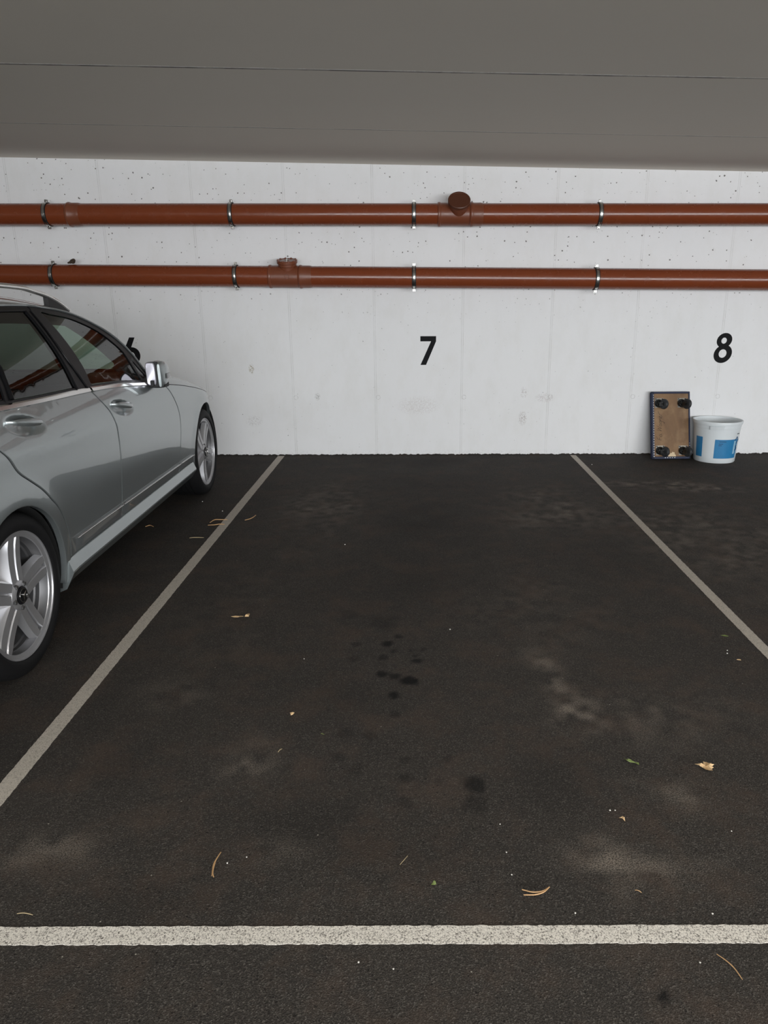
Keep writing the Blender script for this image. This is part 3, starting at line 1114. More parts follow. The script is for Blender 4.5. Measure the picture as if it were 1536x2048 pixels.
# ------------------------------------------------------------------ bucket
def build_bucket():
    root = empty('bucket', (2.740, 6.522, 0.0), (0, 0, 0))
    tag(root, 'open white plastic bucket with blue labels beside the dolly', 'bucket')
    H, RB, RT = 0.372, 0.178, 0.203

    def rad(z):
        return RB + (RT - RB) * z / H
    k = MB()
    k.lathe([(0.0005, 0.004), (RB - 0.012, 0.004), (RB - 0.004, 0.0), (RB, 0.006), (rad(0.06), 0.06), (rad(0.12), 0.12), (rad(H - 0.062), H - 0.062), (rad(H - 0.05) + 0.002, H - 0.060),
             (rad(H - 0.05) + 0.003, H - 0.032), (rad(H - 0.05) + 0.011, H - 0.030), (rad(H) + 0.013, H - 0.006), (rad(H) + 0.010, H), (rad(H) + 0.001, H),
             (rad(H) - 0.003, H - 0.008), (rad(0.1) - 0.003, 0.1), (RB - 0.006, 0.008), (0.0005, 0.006)], 72)
    k.build('bucket_body', M['bucket'], root, 50)
    # grip tab moulded on the rim
    k = MB()

    def patch(mb, a0, a1, z0, z1, off, n=18, slant=0.0, th=0.0):
        vs, fs = [], []
        rows = 6
        for j in range(rows + 1):
            z = z0 + (z1 - z0) * j / rows
            for i in range(n + 1):
                a = a0 + (a1 - a0) * i / n
                a2 = a + slant * (j / rows)
                rr = rad(z) + off
                vs.append((rr * math.cos(a2), rr * math.sin(a2), z))
        for j in range(rows):
            for i in range(n):
                q = j * (n + 1) + i
                fs.append((q, q + 1, q + n + 2, q + n + 1))
        mb.add(vs, fs)
    A = math.radians
    a0, a1, n = A(-128), A(-97), 18
    vs, fs = [], []
    for i in range(n + 1):
        f = i / n
        for (z, off, sh) in ((H - 0.034, 0.002, 0.03), (H - 0.034, 0.017, 0.03), (H - 0.066, 0.013, -0.015), (H - 0.066, 0.0005, -0.015)):
            a = a0 + (a1 - a0) * f + sh * f
            vs.append(((rad(z) + off) * math.cos(a), (rad(z) + off) * math.sin(a), z))
    for i in range(n):
        for j in range(4):
            j2 = (j + 1) % 4
            fs.append((i * 4 + j, (i + 1) * 4 + j, (i + 1) * 4 + j2, i * 4 + j2))
    fs += [(0, 1, 2, 3), (4 * n + 3, 4 * n + 2, 4 * n + 1, 4 * n)]
    k.add(vs, fs)
    k.build('grip_tab', M['bucket'], root)
    k = MB()
    patch(k, A(-114), A(-44), 0.046, 0.218, 0.0012, 24)
    lab = k.build('blue_label', M['blue'], root)
    k = MB()
    for (a0, a1, z) in ((-103, -85, 0.200), (-104, -93, 0.180), (-104, -96, 0.165)):
        patch(k, A(a0), A(a1), z - 0.004, z + 0.003, 0.0020, 6)
    k.build('label_text', M['darkblue'], lab)
    k = MB()
    patch(k, A(-52), A(-40), 0.262, 0.269, 0.0020, 6)
    k.build('printed_word', M['printblack'], root)
    k = MB()
    patch(k, A(-60), A(-52), 0.085, 0.205, 0.0018, 6)
    k.build('label_stripe', M['paleblue'], lab)
    k = MB()
    cxa, czz = A(-49), 0.208
    for sc, off in ((0.036, 0.0022),):
        vs = []
        for (da, dz) in ((0, 1), (-1, 0), (0, -1), (1, 0)):
            for kk in (1.0, 0.62):
                a = cxa + da * sc * 0.95 * kk / 0.19
                z = czz + dz * sc * kk
                vs.append(((rad(z) + off) * math.cos(a), (rad(z) + off) * math.sin(a), z))
        k.add(vs, [(0, 1, 3, 2), (2, 3, 5, 4), (4, 5, 7, 6), (6, 7, 1, 0)])
    for (da, dz, s) in ((0.0, -0.058, 0.012), (0.05, -0.078, 0.010), (-0.03, -0.088, 0.008)):
        patch(k, cxa + da - s / 0.19, cxa + da + s / 0.19, czz + dz - s, czz + dz + s, 0.0022, 4)
    k.build('label_symbol', M['darkblue'], lab)
    k = MB()
    patch(k, A(-170), A(-147), 0.050, 0.232, 0.0012, 12)
    k.build('blue_label', M['blue'], root)


build_bucket()

# ------------------------------------------------------------------ the car
TH = math.radians(1.2739)
CAR = empty('car', (-2.4229, 2.5697, 0.0), (0, 0, TH))
tag(CAR, 'silver grey estate car parked nose to the wall in the left bay', 'car')
WB = 2.77
_prof = pchip([.10, .18, .25, .34, .45, .60, .74, .83, .90, .955, 1.0, 1.1, 1.2, 1.3, 1.38, 1.42, 1.47],
              [.84, .880, .902, .911, .918, .926, .9245, .919, .906, .886, .860, .821, .772, .711, .653, .617, .53])
_zz = np.arange(.10, 1.471, .005)
_ss = np.array([float(_prof(q)) for q in _zz])
_kr = np.exp(-0.5 * (np.arange(-12, 13) * .005 / .022) ** 2)
_ss = np.convolve(np.concatenate([_ss[0] - (_ss[1] - _ss[0]) * np.arange(12, 0, -1), _ss, _ss[-1] + (_ss[-1] - _ss[-2]) * np.arange(1, 13)]), _kr / _kr.sum(), 'valid')
_prof = pchip(_zz, _ss)
_front = pchip([2.30, 2.77, 2.95, 3.1, 3.25, 3.4, 3.5, 3.58, 3.63], [0, .008, .028, .072, .145, .27, .40, .56, .75])
_rear = pchip([-1.16, -1.12, -1.05, -.9, -.6, -.3], [.60, .32, .17, .075, .02, 0])
HANDLES = [(0.245, 0.945, -0.14), (1.205, 0.880, -0.16)]


def Sf(u, z):
    s = float(_prof(z)) - float(_front(u)) - float(_rear(u))
    # character crease falling towards the front
    zc = 0.868 - 0.054 * u
    t = z - zc
    A = 0.10 * min(1.0, max(0.0, (1.55 - u) / 0.7)) * math.exp(-(t / 0.09) ** 2)
    s += A * (0.02 - math.sqrt(t * t + 0.00006))
    # arch flares
    for uc in (0.0, WB):
        rr = math.hypot(u - uc, z - 0.325)
        if z < 0.9:
            s += 0.010 * math.exp(-((rr - 0.355) / 0.07) ** 2)
    for (hu, hz, hk) in HANDLES:
        a, b = (u - hu) / 0.150, (z - hz - hk * (u - hu)) / 0.047
        q = a * a + b * b
        if q < 1:
            s -= 0.030 * (1 - q) ** 1.6
    return s


def Nf(u, z, side=1):
    e = 0.004
    du = (Sf(u + e, z) - Sf(u - e, z)) / (2 * e)
    dz = (Sf(u, z + e) - Sf(u, z - e)) / (2 * e)
    n = Vector((1.0, -du, -dz)).normalized()
    n.x *= side
    return n


def panel(name, poly, mat, parent, side=1, holes=(), res=0.035, off=0.0, rim=0.0035, inset=0.005, depth=0.022, bstep=0.02, dense=()):
    """body panel: outline in (u, z), wrapped on the side surface, with rounded edge and a flange"""
    loops = []
    for i, pl in enumerate([poly] + list(holes)):
        pl = dedupe(densify(dedupe(list(pl)), bstep))
        a = area2(pl)
        if (a < 0) == (i == 0):
            pl = pl[::-1]
        loops.append(pl)
    outer = loops[0]
    pts, edges, kind, nr = [], [], [], []
    for li, pl in enumerate(loops):
        ins, nor = inset_poly(pl, inset)
        b = len(pts)
        n = len(pl)
        pts += list(pl)
        edges += [(b + i, b + (i + 1) % n) for i in range(n)]
        kind += [1] * n
        nr += nor
        for i, q in enumerate(ins):
            pts.append(q)
            kind.append(2)
            nr.append(nor[i])
    us, zs = [p[0] for p in outer], [p[1] for p in outer]
    bd = np.array([p for pl in loops for p in pl])

    def grid(st, box=None):
        u = min(us) + st / 2
        row = 0
        while u < max(us):
            z = min(zs) + st / 2 * (1 + row % 2 * 0.5)
            while z < max(zs):
                if box is None or (box[0] < u < box[1] and box[2] < z < box[3]):
                    if inside((u, z), outer) and not any(inside((u, z), h) for h in loops[1:]):
                        if np.min(np.hypot(bd[:, 0] - u, bd[:, 1] - z)) > max(inset * 1.8, st * 0.45):
                            if box is not None or not any(d[0] < u < d[1] and d[2] < z < d[3] for d in dense):
                                pts.append((u, z))
                                kind.append(0)
                                nr.append(None)
                z += st
            u += st
            row += 1
    grid(res)
    for d in dense:
        grid(0.009, d)
    res2 = delaunay_2d_cdt([Vector(p) for p in pts], edges, [], 0, 1e-6)
    ov, oe, of, vmap = res2[0], res2[1], res2[2], res2[3]
    verts, normals, faces = [], [], []
    knd = []
    for i, v in enumerate(ov):
        src = vmap[i][0] if vmap[i] else -1
        kd = kind[src] if src >= 0 else 0
        s = Sf(v.x, v.y) + off
        n = Nf(v.x, v.y, side)
        if kd == 1:
            s -= rim
            o2 = nr[src]
            n = (n + Vector((0, o2[0], o2[1])) * 0.8).normalized()
        knd.append(kd)
        verts.append((s * side, v.x, v.y))
        normals.append(n)
    for f in of:
        cx_, cz_ = sum(ov[i].x for i in f) / len(f), sum(ov[i].y for i in f) / len(f)
        if not inside((cx_, cz_), outer) or any(inside((cx_, cz_), h) for h in loops[1:]):
            continue
        f = list(f)
        a, b, c = (ov[f[0]], ov[f[1]], ov[f[2]])
        ccw = (b.x - a.x) * (c.y - a.y) - (b.y - a.y) * (c.x - a.x) > 0
        if ccw != (side > 0):
            f = f[::-1]
        faces.append(tuple(f))
    # flange
    for pl in loops:
        nor = inset_poly(pl, 0.001)[1]
        n = len(pl)
        b = len(verts)
        for i, q in enumerate(pl):
            s = Sf(q[0], q[1]) + off - rim
            o2 = nor[i]
            nn = Vector((0, o2[0], o2[1]))
            verts += [(s * side, q[0], q[1]), ((s - depth) * side, q[0], q[1])]
            normals += [nn, nn]
        for i in range(n):
            j = (i + 1) % n
            f = (b + 2 * i, b + 2 * j, b + 2 * j + 1, b + 2 * i + 1)
            faces.append(f if side < 0 else f[::-1])
    me = bpy.data.meshes.new(name)
    me.from_pydata(verts, [], faces)
    me.update()
    for p in me.polygons:
        p.use_smooth = True
    me.normals_split_custom_set_from_vertices([tuple(q) for q in normals])
    o = bpy.data.objects.new(name, me)
    me.materials.append(mat)
    COL.objects.link(o)
    o.parent = parent
    return o


Bf = pchip([-1.16, -.6, 0, .5, .95, 1.3, 1.67, 2.0, 2.25, 2.66, 2.95, 3.2, 3.4, 3.63],
           [1.00, 1.03, 1.025, 1.010, .999, .981, .948, .914, .881, .813, .752, .695, .655, .62])
Tf = pchip([-1.05, -.9, -.6, -.2, .3, .68, .87, 1.064, 1.256, 1.438, 1.593, 1.706, 1.766, 1.82],
           [1.20, 1.30, 1.358, 1.385, 1.398, 1.402, 1.400, 1.387, 1.361, 1.306, 1.228, 1.120, 1.025, .945])


def B(u):
    return float(Bf(u))


def T(u):
    return float(Tf(u))


def curve_pts(f, a, b, n, dz=0.0):
    return [(a + (b - a) * i / n, f(a + (b - a) * i / n) + dz) for i in range(n + 1)]


mid = smooth_path([(1.012, .337), (1.036, .40), (1.048, .518), (1.062, .621), (1.075, .719), (1.070, .806), (1.046, .878), (1.004, .93), (.957, .990)], 5)
fds = smooth_path([(2.045, .337), (2.068, .374), (2.085, .475), (2.118, .600), (2.128, .682), (2.100, .76), (2.020, .86), (1.965, .906)], 5)
rds = smooth_path([(.398, .337), (.406, .414), (.385, .489), (.333, .579), (.283, .629), (.222, .688), (.144, .744), (.080, .791), (.038, .851), (.001, .894), (-.045, .955), (-.07, 1.012)], 5)
g = 0.0035
front_door = [(u + g, z) for u, z in mid] + curve_pts(B, .962, 1.93, 22, -0.004)[1:] + [(u - g, z) for u, z in fds[::-1]]
rear_door = [(u + g, z) for u, z in rds] + curve_pts(B, -.062, .948, 22, -0.004) + [(u - g, z) for u, z in mid[::-1]]


def arch(uc, r, a0, a1, n=26, zc=0.325):
    return [(uc + r * math.cos(math.radians(a0 + (a1 - a0) * i / n)), zc + r * math.sin(math.radians(a0 + (a1 - a0) * i / n))) for i in range(n + 1)]


rear_fender = [(-.98, .24)] + arch(0.0, .345, 193, -14, 34)[:] + [(.345, .235), (.392, .235)] + [(u - g, z) for u, z in rds] + curve_pts(B, -.08, -.98, 20, -0.004)[1:]
front_fender = [(u + g, z) for u, z in fds] + curve_pts(B, 1.975, 3.16, 26, -0.004) + [(3.16, .24), (3.10, .24)] + arch(WB, .368, -14, 186, 36) + [(2.372, .25), (2.372, .337)]


def body_side(side):
    dn = [(h[0] - .16, h[0] + .16, h[1] - .085, h[1] + .085) for h in HANDLES]
    rf = panel('side_panel', rear_fender, M['paint'], CAR, side)
    ff = panel('fender', front_fender, M['paint'], CAR, side)
    rd = panel('car_door', rear_door, M['paint'], CAR, side, dense=[dn[0]] if side > 0 else ())
    fd = panel('car_door', front_door, M['paint'], CAR, side, dense=[dn[1]] if side > 0 else ())

    # dark recessed backing behind the shut lines, so gaps look deep
    # rub strips
    def strip(u0, u1, parent, name='rub_strip'):
        k = MB()
        n = max(4, int((u1 - u0) / 0.04))
        rows = [(0.342, 0.0), (0.344, 0.005), (0.393, 0.010), (0.401, 0.011), (0.405, 0.0)]
        vs, fs = [], []
        for i in range(n + 1):
            u = u0 + (u1 - u0) * i / n
            zt = -0.010 * (u - 0.45)
            for (z, o) in rows:
                zz = z + (zt if z > 0.37 else 0)
                ee = 0.0 if i in (0, n) else o
                vs.append(((Sf(u, zz) + ee) * side, u, zz))
        m = len(rows)
        for i in range(n):
            for j in range(m - 1):
                f = (i * m + j, (i + 1) * m + j, (i + 1) * m + j + 1, i * m + j + 1)
                fs.append(f if side > 0 else f[::-1])
        k.add(vs, fs)
        return k.build(name, M['trim'], parent, 25)
    strip(.462, 1.026, rd)
    strip(1.036, 2.055, fd)
    strip(2.066, 2.365, ff)

    def bright(u0, u1, parent):
        k = MB()
        n = max(3, int((u1 - u0) / 0.05))
        k.tube([((Sf(u0 + (u1 - u0) * i / n, .40) + 0.0105) * side, u0 + (u1 - u0) * i / n, .4035 - 0.010 * (u0 + (u1 - u0) * i / n - .45)) for i in range(n + 1)], 0.0024, 6)
        k.build('chrome_strip', M['chrome'], parent, 60)
    bright(.465, 1.024, rd)
    bright(1.038, 2.053, fd)
    bright(2.068, 2.362, ff)
    # sill
    k = MB()
    secs = [(0.338, .896), (.333, .913), (.325, .917), (.284, .933), (.276, .933), (.224, .897), (.208, .86), (.190, .70)]
    n = 30
    vs, fs = [], []
    u0, u1 = .352, 2.368
    for i in range(n + 1):
        u = u0 + (u1 - u0) * i / n
        for (z, s_) in secs:
            flare = 0.006 * math.exp(-((u - u0) / 0.05) ** 2)
            uu = u + (0.25 - z) * (-0.10 if i == 0 else 0)
            vs.append(((s_ + flare) * side, uu, z - (0.018 if (i == 0 and z < 0.25) else 0)))
    m = len(secs)
    for i in range(n):
        for j in range(m - 1):
            f = (i * m + j, i * m + j + 1, (i + 1) * m + j + 1, (i + 1) * m + j)
            fs.append(f if side > 0 else f[::-1])
    fs.append(tuple(range(m)))
    fs.append(tuple(n * m + j for j in range(m))[::-1])
    k.add(vs, fs)
    k.build('sill', M['paint'], CAR, 20)

    # belt line chrome
    def belt(u0, u1, parent):
        k = MB()
        n = max(4, int((u1 - u0) / 0.04))
        vs, fs = [], []
        rows = [(-.0055, 0.001), (-.003, .006), (.011, .006), (.0155, .001), (.016, -.012)]
        for i in range(n + 1):
            u = u0 + (u1 - u0) * i / n
            for (dz, o) in rows:
                z = B(u) + dz
                vs.append(((Sf(u, z) + o) * side, u, z))
        m = len(rows)
        for i in range(n):
            for j in range(m - 1):
                f = (i * m + j, (i + 1) * m + j, (i + 1) * m + j + 1, i * m + j + 1)
                fs.append(f if side > 0 else f[::-1])
        k.add(vs, fs)
        k.build('belt_trim', M['chrome'], parent, 30)
    belt(-.055, .945, rd)
    belt(.965, 1.80, fd)
    belt(-.95, -.075, rf)

    # greenhouse frames and panes
    bsh = smooth_path([(.952, 1.004), (.911, 1.089), (.889, 1.184), (.884, 1.29), (.905, 1.372)], 5)
    top_f = curve_pts(T, .91, 1.80, 30, -0.006)
    ftop = [(u, z) for u, z in top_f]
    frame_front = [(u + .003, z) for u, z in bsh] + ftop + curve_pts(B, 1.86, .955, 26, 0.013)[1:-1]
    gf = smooth_path([(1.001, 1.03), (1.012, 1.111), (1.000, 1.255), (.980, 1.362)], 4) + \
        smooth_path([(.990, 1.368), (1.056, 1.356), (1.248, 1.327), (1.437, 1.262), (1.554, 1.182), (1.600, 1.135)], 5) + \
        [(1.640, .985)] + curve_pts(B, 1.62, 1.01, 10, 0.024)
    quarter = [(1.655, 1.09), (1.745, .985), (1.70, .975), (1.665, .985)]
    panel('window_frame', frame_front, M['glossblack'], fd, side, holes=[gf, quarter], off=-0.002, rim=0.001, inset=0.003, depth=0.03, res=0.05)
    panel('window_glass', gf, M['glass'], fd, side, off=-0.008, rim=0.0, inset=0.003, depth=0.0, res=0.05)
    panel('window_glass', quarter, M['privacy'], fd, side, off=-0.006, rim=0.0, inset=0.003, depth=0.0, res=0.05)
    gr_ = smooth_path([(.825, 1.024), (.833, 1.12), (.838, 1.215), (.845, 1.372)], 4) + curve_pts(T, .80, .36, 8, -0.028) + [(.30, 1.15), (.262, 1.046)] + curve_pts(B, .28, .82, 8, 0.024)
    gq = [(.215, 1.05), (.262, 1.17), (.305, 1.362)] + curve_pts(T, .27, .02, 5, -0.030) + [(-.02, 1.25), (-.035, 1.052)]
    frame_rear = curve_pts(B, -.055, .948, 20, 0.013) + [(u - .003, z) for u, z in bsh[1:]] + curve_pts(T, .90, -.01, 18, -0.006) + [(-.075, 1.25), (-.068, 1.06)]
    panel('window_frame', frame_rear, M['glossblack'], rd, side, holes=[gr_, gq], off=-0.002, rim=0.001, inset=0.003, depth=0.03, res=0.05)
    panel('window_glass', gr_, M['privacy'], rd, side, off=-0.008, rim=0.0, inset=0.003, depth=0.0, res=0.05)
    panel('window_glass', gq, M['privacy'], rd, side, off=-0.008, rim=0.0, inset=0.003, depth=0.0, res=0.05)
    fr = curve_pts(B, -.93, -.078, 16, 0.013) + [(-.085, 1.25), (-.02, T(-.02) - 0.006)] + curve_pts(T, -.06, -.93, 14, -0.006)
    gc = curve_pts(B, -.80, -.16, 10, 0.03) + [(-.15, 1.25), (-.12, 1.345)] + curve_pts(T, -.16, -.70, 8, -0.035)
    panel('window_frame', fr, M['glossblack'], rf, side, holes=[gc], off=-0.002, rim=0.001, inset=0.003, depth=0.03, res=0.06)
    panel('window_glass', gc, M['privacy'], rf, side, off=-0.008, rim=0.0, inset=0.003, depth=0.0, res=0.06)
    # window divider bars (gloss, slightly proud) on B pillar
    for (pp, par) in ((((.830, 1.02), (.842, 1.215), (.850, 1.375)), rd), (((.938, 1.012), (.902, 1.10), (.882, 1.19), (.893, 1.375)), rd)):
        k = MB()
        k.tube([((Sf(u, z) + 0.001) * side, u, z) for u, z in smooth_path(pp, 5)], 0.004, 6)
        k.build('window_seal', M['chrome'] if False else M['glossblack'], par, 60)
    k = MB()
    k.tube([((Sf(u, z) - 0.001) * side, u, z) for u, z in smooth_path(((.948, 1.006), (.912, 1.09), (.8905, 1.184), (.886, 1.30))[::1], 5)], 0.0016, 6)
    k.build('door_edge', M['chrome'], fd, 60)
    k = MB()
    k.tube([((Sf(u, z) - 0.001) * side, u, z) for u, z in ((.259, 1.045), (.30, 1.16), (.345, 1.372))], 0.012, 6)
    k.build('window_divider', M['glossblack'], rd, 60)

    # drip moulding along the roof edge
    k = MB()
    pts = [((Sf(u, T(u)) + 0.001) * side, u, T(u) - 0.001) for u in np.linspace(-.93, 1.80, 60)]
    k.tube(pts, 0.0058, 6)
    k.build('roof_trim', M['paint'], CAR, 60)

    # door handles
    for (hu, hz, hk), dr in zip(HANDLES, (rd, fd)):
        k = MB()
        n = 16
        vs, fs = [], []
        m = 12
        for i in range(n + 1):
            f = i / n
            u = hu - 0.110 + 0.215 * f
            z = hz + 0.012 + hk * (u - hu)
            e = math.sin(PI * min(1, max(0, f))) ** 0.35
            arc_ = 0.012 * math.sin(PI * f)
            hh, ww = 0.0165 * max(.35, e), 0.009 * max(.35, e)
            sC = float(_prof(z)) + 0.016 + arc_ - (0.022 if f in (0.0, 1.0) else 0)
            for j in range(m):
                a = 2 * PI * j / m
                vs.append(((sC + ww * math.cos(a)) * side, u, z + hh * math.sin(a)))
        for i in range(n):
            for j in range(m):
                j2 = (j + 1) % m
                f = (i * m + j, i * m + j2, (i + 1) * m + j2, (i + 1) * m + j)
                fs.append(f[::-1] if side > 0 else f)
        fs.append(tuple(range(m)))
        fs.append(tuple(n * m + j for j in range(m))[::-1])
        k.add(vs, fs)
        k.build('door_handle', M['paint'], dr, 50)

    # wheel arch liners
    for uc, r_ in ((0.0, .350), (WB, .372)):
        k = MB()
        prof = [(r_, 0.012), (r_, 0.40), (0.05, 0.40)]
        Tm = Matrix.Translation((side * 0.905 - (Sf(uc, .7) * 0 if side > 0 else 0), uc, 0.325)) @ (Matrix.Rotation(-PI / 2, 4, 'Y') if side > 0 else Matrix.Rotation(PI / 2, 4, 'Y'))
        k.lathe(prof, 40, Tm)
        # cut below the sill height
        k.f = [f for f in k.f if sum(k.v[i][2] for i in f) / len(f) > 0.20]
        k.build('arch_liner', M['liner'], CAR)
    return rf, ff, rd, fd


body_side(1)
body_side(-1)


# roof, windscreen, bonnet, tail: symmetric grids in (u, t)
def sym_grid(name, us, fn, mat, nt=28, sharp=None):
    vs, fs = [], []
    for u in us:
        for j in range(nt + 1):
            t = -1 + 2 * j / nt
            vs.append(fn(u, t))
    m = nt + 1
    for i in range(len(us) - 1):
        for j in range(nt):
            fs.append((i * m + j, i * m + j + 1, (i + 1) * m + j + 1, (i + 1) * m + j))
    k = MB()
    k.add(vs, fs)
    return k.build(name, mat, CAR, sharp)


Zc = pchip([-1.0, -.85, -.6, 0, .3, .9, 1.15, 1.3, 1.45, 1.6, 1.75, 1.9, 2.05, 2.14], [1.345, 1.40, 1.435, 1.462, 1.472, 1.466, 1.445, 1.402, 1.345, 1.275, 1.195, 1.11, 1.025, .975])


def roof_fn(u, t):
    se = Sf(u, T(u)) - 0.004
    a = abs(t)
    zc = max(float(Zc(u)), T(u) + 0.012)
    s_ = se * math.copysign(1 - (1 - a) ** 1.25, t) if a > 0 else 0
    q = abs(s_) / se
    return (s_, u, T(u) + (zc - T(u)) * (1 - q ** 3.2) ** 0.8)


sym_grid('roof', list(np.linspace(-.95, 1.15, 36)), roof_fn, M['paint'], 36)


def ws_edge(u):
    if u < 1.80:
        return Sf(u, T(u)) - 0.004, T(u)
    f = (u - 1.80) / (2.16 - 1.80)
    return (Sf(1.80, T(1.80)) - 0.004) * math.sqrt(max(0, 1 - f * f)) + 0.002, 0.957 + 0.018 * f


def ws_fn(u, t, lo=0.0, hi=0.93):
    se, te = ws_edge(u)
    zc = max(float(Zc(u)), te + 0.002)
    s_ = se * t
    q = min(1.0, abs(t))
    return (s_, u, te + (zc - te) * (1 - q ** 3.2) ** 0.8)


def pillar_fn(sgn):
    def fn(u, t):
        a = 0.93 + 0.07 * (t + 1) / 2
        p = ws_fn(u, a)
        return (p[0] * sgn, p[1], p[2])
    return fn


for sgn in (1, -1):
    sym_grid('windscreen_pillar', list(np.linspace(1.15, 1.80, 24)), pillar_fn(sgn), M['paint'], 4)
sym_grid('windscreen', list(np.linspace(1.15, 2.155, 30)), lambda u, t: ws_fn(u, t * 0.93), M['glass'], 24)


def trim_fn(u, t):
    p = ws_fn(u, t)
    return (p[0] * 0.985, p[1], p[2] - 0.022)


sym_grid('header_trim', list(np.linspace(1.13, 1.50, 10)), lambda u, t: trim_fn(u, t * 0.97), M['headliner'], 20)
for sgn in (1, -1):
    sym_grid('pillar_trim', list(np.linspace(1.45, 1.96, 14)), lambda u, t: (lambda p: (p[0] * sgn, p[1], p[2]))(trim_fn(u, 0.755 + 0.215 * (t + 1) / 2)), M['headliner'], 4)


def hood_fn(v, t):
    # v 0..1 from cowl to nose
    a = abs(t)
    f = 1 - (1 - a) ** 1.3
    s0 = f * math.copysign(1, t)
    u0 = 1.86 + 0.28 * (1 - f * f)
    u = u0 + (3.46 - 0.30 * f ** 3 - u0) * v
    se = Sf(u, B(u)) - 0.004
    crown = 0.100 * (1 - 0.42 * max(0, (u - 2.4)) / 1.0)
    z = B(u) + crown * (1 - f ** 6.0) ** 0.6
    # raised shoulder near the edge
    return (se * s0, u, z - 0.02 * max(0, v - 0.9) / 0.1)


sym_grid('bonnet', list(np.linspace(0, 1, 30)), hood_fn, M['paint'], 40)


def nose_fn(u_, t):
    z = 0.16 + (0.655 - 0.16) * u_
    a = abs(t)
    if a < 0.22:
        s_, u = a / 0.22 * 0.18, 3.63 - 0.01 * (a / 0.22)
    else:
        f = (a - 0.22) / 0.78
        u = 3.62 - (3.62 - 3.165) * f ** 1.0
        s_ = max(0.18, Sf(u, max(.24, z)) - 0.001)
    return (math.copysign(s_, t), u - 0.05 * (1 - u_) * 0 - 0.10 * max(0, u_ - 0.6), z)


sym_grid('bumper', list(np.linspace(0, 1, 12)), nose_fn, M['paint'], 60, 40)
k = MB()
k.box((-.42, 3.60, .36), (.42, 3.645, .60), 0.02)
gk = k.build('grille', M['glossblack'], CAR)
k = MB()
for i in range(3):
    k.box((-.40, 3.645, .41 + i * .06), (.40, 3.655, .425 + i * .06), 0.003)
k.build('grille_bar', M['chrome'], gk)
for sgn in (1, -1):
    k = MB()
    k.lathe([(0.13, -0.05), (0.12, 0.0), (0.08, 0.03), (0.0005, 0.04)], 24, axis_T((sgn * .62, 3.42, .58), (sgn * 0.35, 1, 0.25)))
    k.build('headlight', M['lamp'], CAR)


def tail_fn(u_, t):
    z = 0.20 + (1.0 - 0.20) * u_
    a = abs(t)
    if a < 0.5:
        s_, u = a / 0.5 * 0.31, -1.15 + 0.02 * a
    else:
        f = (a - 0.5) / 0.5
        u = -1.14 + (1.14 - 0.985) * f
        s_ = max(0.31, Sf(u, z) - 0.001)
    return (math.copysign(s_, -t), u, z)


sym_grid('tailgate', list(np.linspace(0, 1, 14)), tail_fn, M['paint'], 40, 40)


def rearglass_fn(u_, t):
    f = u_
    u = -1.13 + f * 0.18
    z = 1.0 + f * 0.355
    w = .80 - .20 * f
    return (-w * t, u + 0.06 * t * t * (1 - f), z - 0.05 * f * t * t)


sym_grid('rear_window', list(np.linspace(0, 1, 8)), rearglass_fn, M['privacy'], 16)

# roof rails
for side in (1, -1):
    k = MB()
    path = [(-.80, 1.40), (-.72, 1.445), (-.5, 1.468), (0, 1.483), (.5, 1.488), (.90, 1.480), (1.04, 1.466), (1.16, 1.446), (1.27, 1.413), (1.36, 1.372)]
    sp = smooth_path(path, 4)
    vs, fs = [], []
    m = 10
    for (u, z) in sp:
        s_ = 0.600 + (0.02 if u > 1.1 else 0) * (u - 1.1) / 0.26
        for j in range(m):
            a = 2 * PI * j / m
            vs.append(((s_ + 0.017 * math.cos(a)) * side, u, z + 0.0115 * math.sin(a)))
    for i in range(len(sp) - 1):
        for j in range(m):
            j2 = (j + 1) % m
            f = (i * m + j, (i + 1) * m + j, (i + 1) * m + j2, i * m + j2)
            fs.append(f if side < 0 else f[::-1])
    fs.append(tuple(range(m)))
    fs.append(tuple((len(sp) - 1) * m + j for j in range(m)))
    k.add(vs, fs)
    rr = k.build('roof_rail', M['chrome'], CAR, 60)
    for (ua, ub) in ((1.17, 1.36), (-.80, -.66), (.14, .22)):
        k = MB()
        sect = []
        n = 10
        for i in range(n + 1):
            u = ua + (ub - ua) * i / n
            zt = np.interp(u, [p[0] for p in sp], [p[1] for p in sp]) - 0.003
            s_ = 0.600 + (0.02 if u > 1.1 else 0) * (u - 1.1) / 0.26
            zb = T(u) + 0.004
            sect.append((s_, u, zt, zb))
        vs = []
        for (s_, u, zt, zb) in sect:
            vs += [((s_ - 0.012) * side, u, zb), ((s_ + 0.012) * side, u, zb), ((s_ + 0.012) * side, u, zt), ((s_ - 0.012) * side, u, zt)]
        fs = []
        for i in range(n):
            for j in range(4):
                j2 = (j + 1) % 4
                fs.append((4 * i + j, 4 * i + j2, 4 * i + 4 + j2, 4 * i + 4 + j))
        fs += [(0, 1, 2, 3), (4 * n, 4 * n + 3, 4 * n + 2, 4 * n + 1)]
        k.add(vs, fs)
        k.build('rail_foot', M['black'], rr, 30)


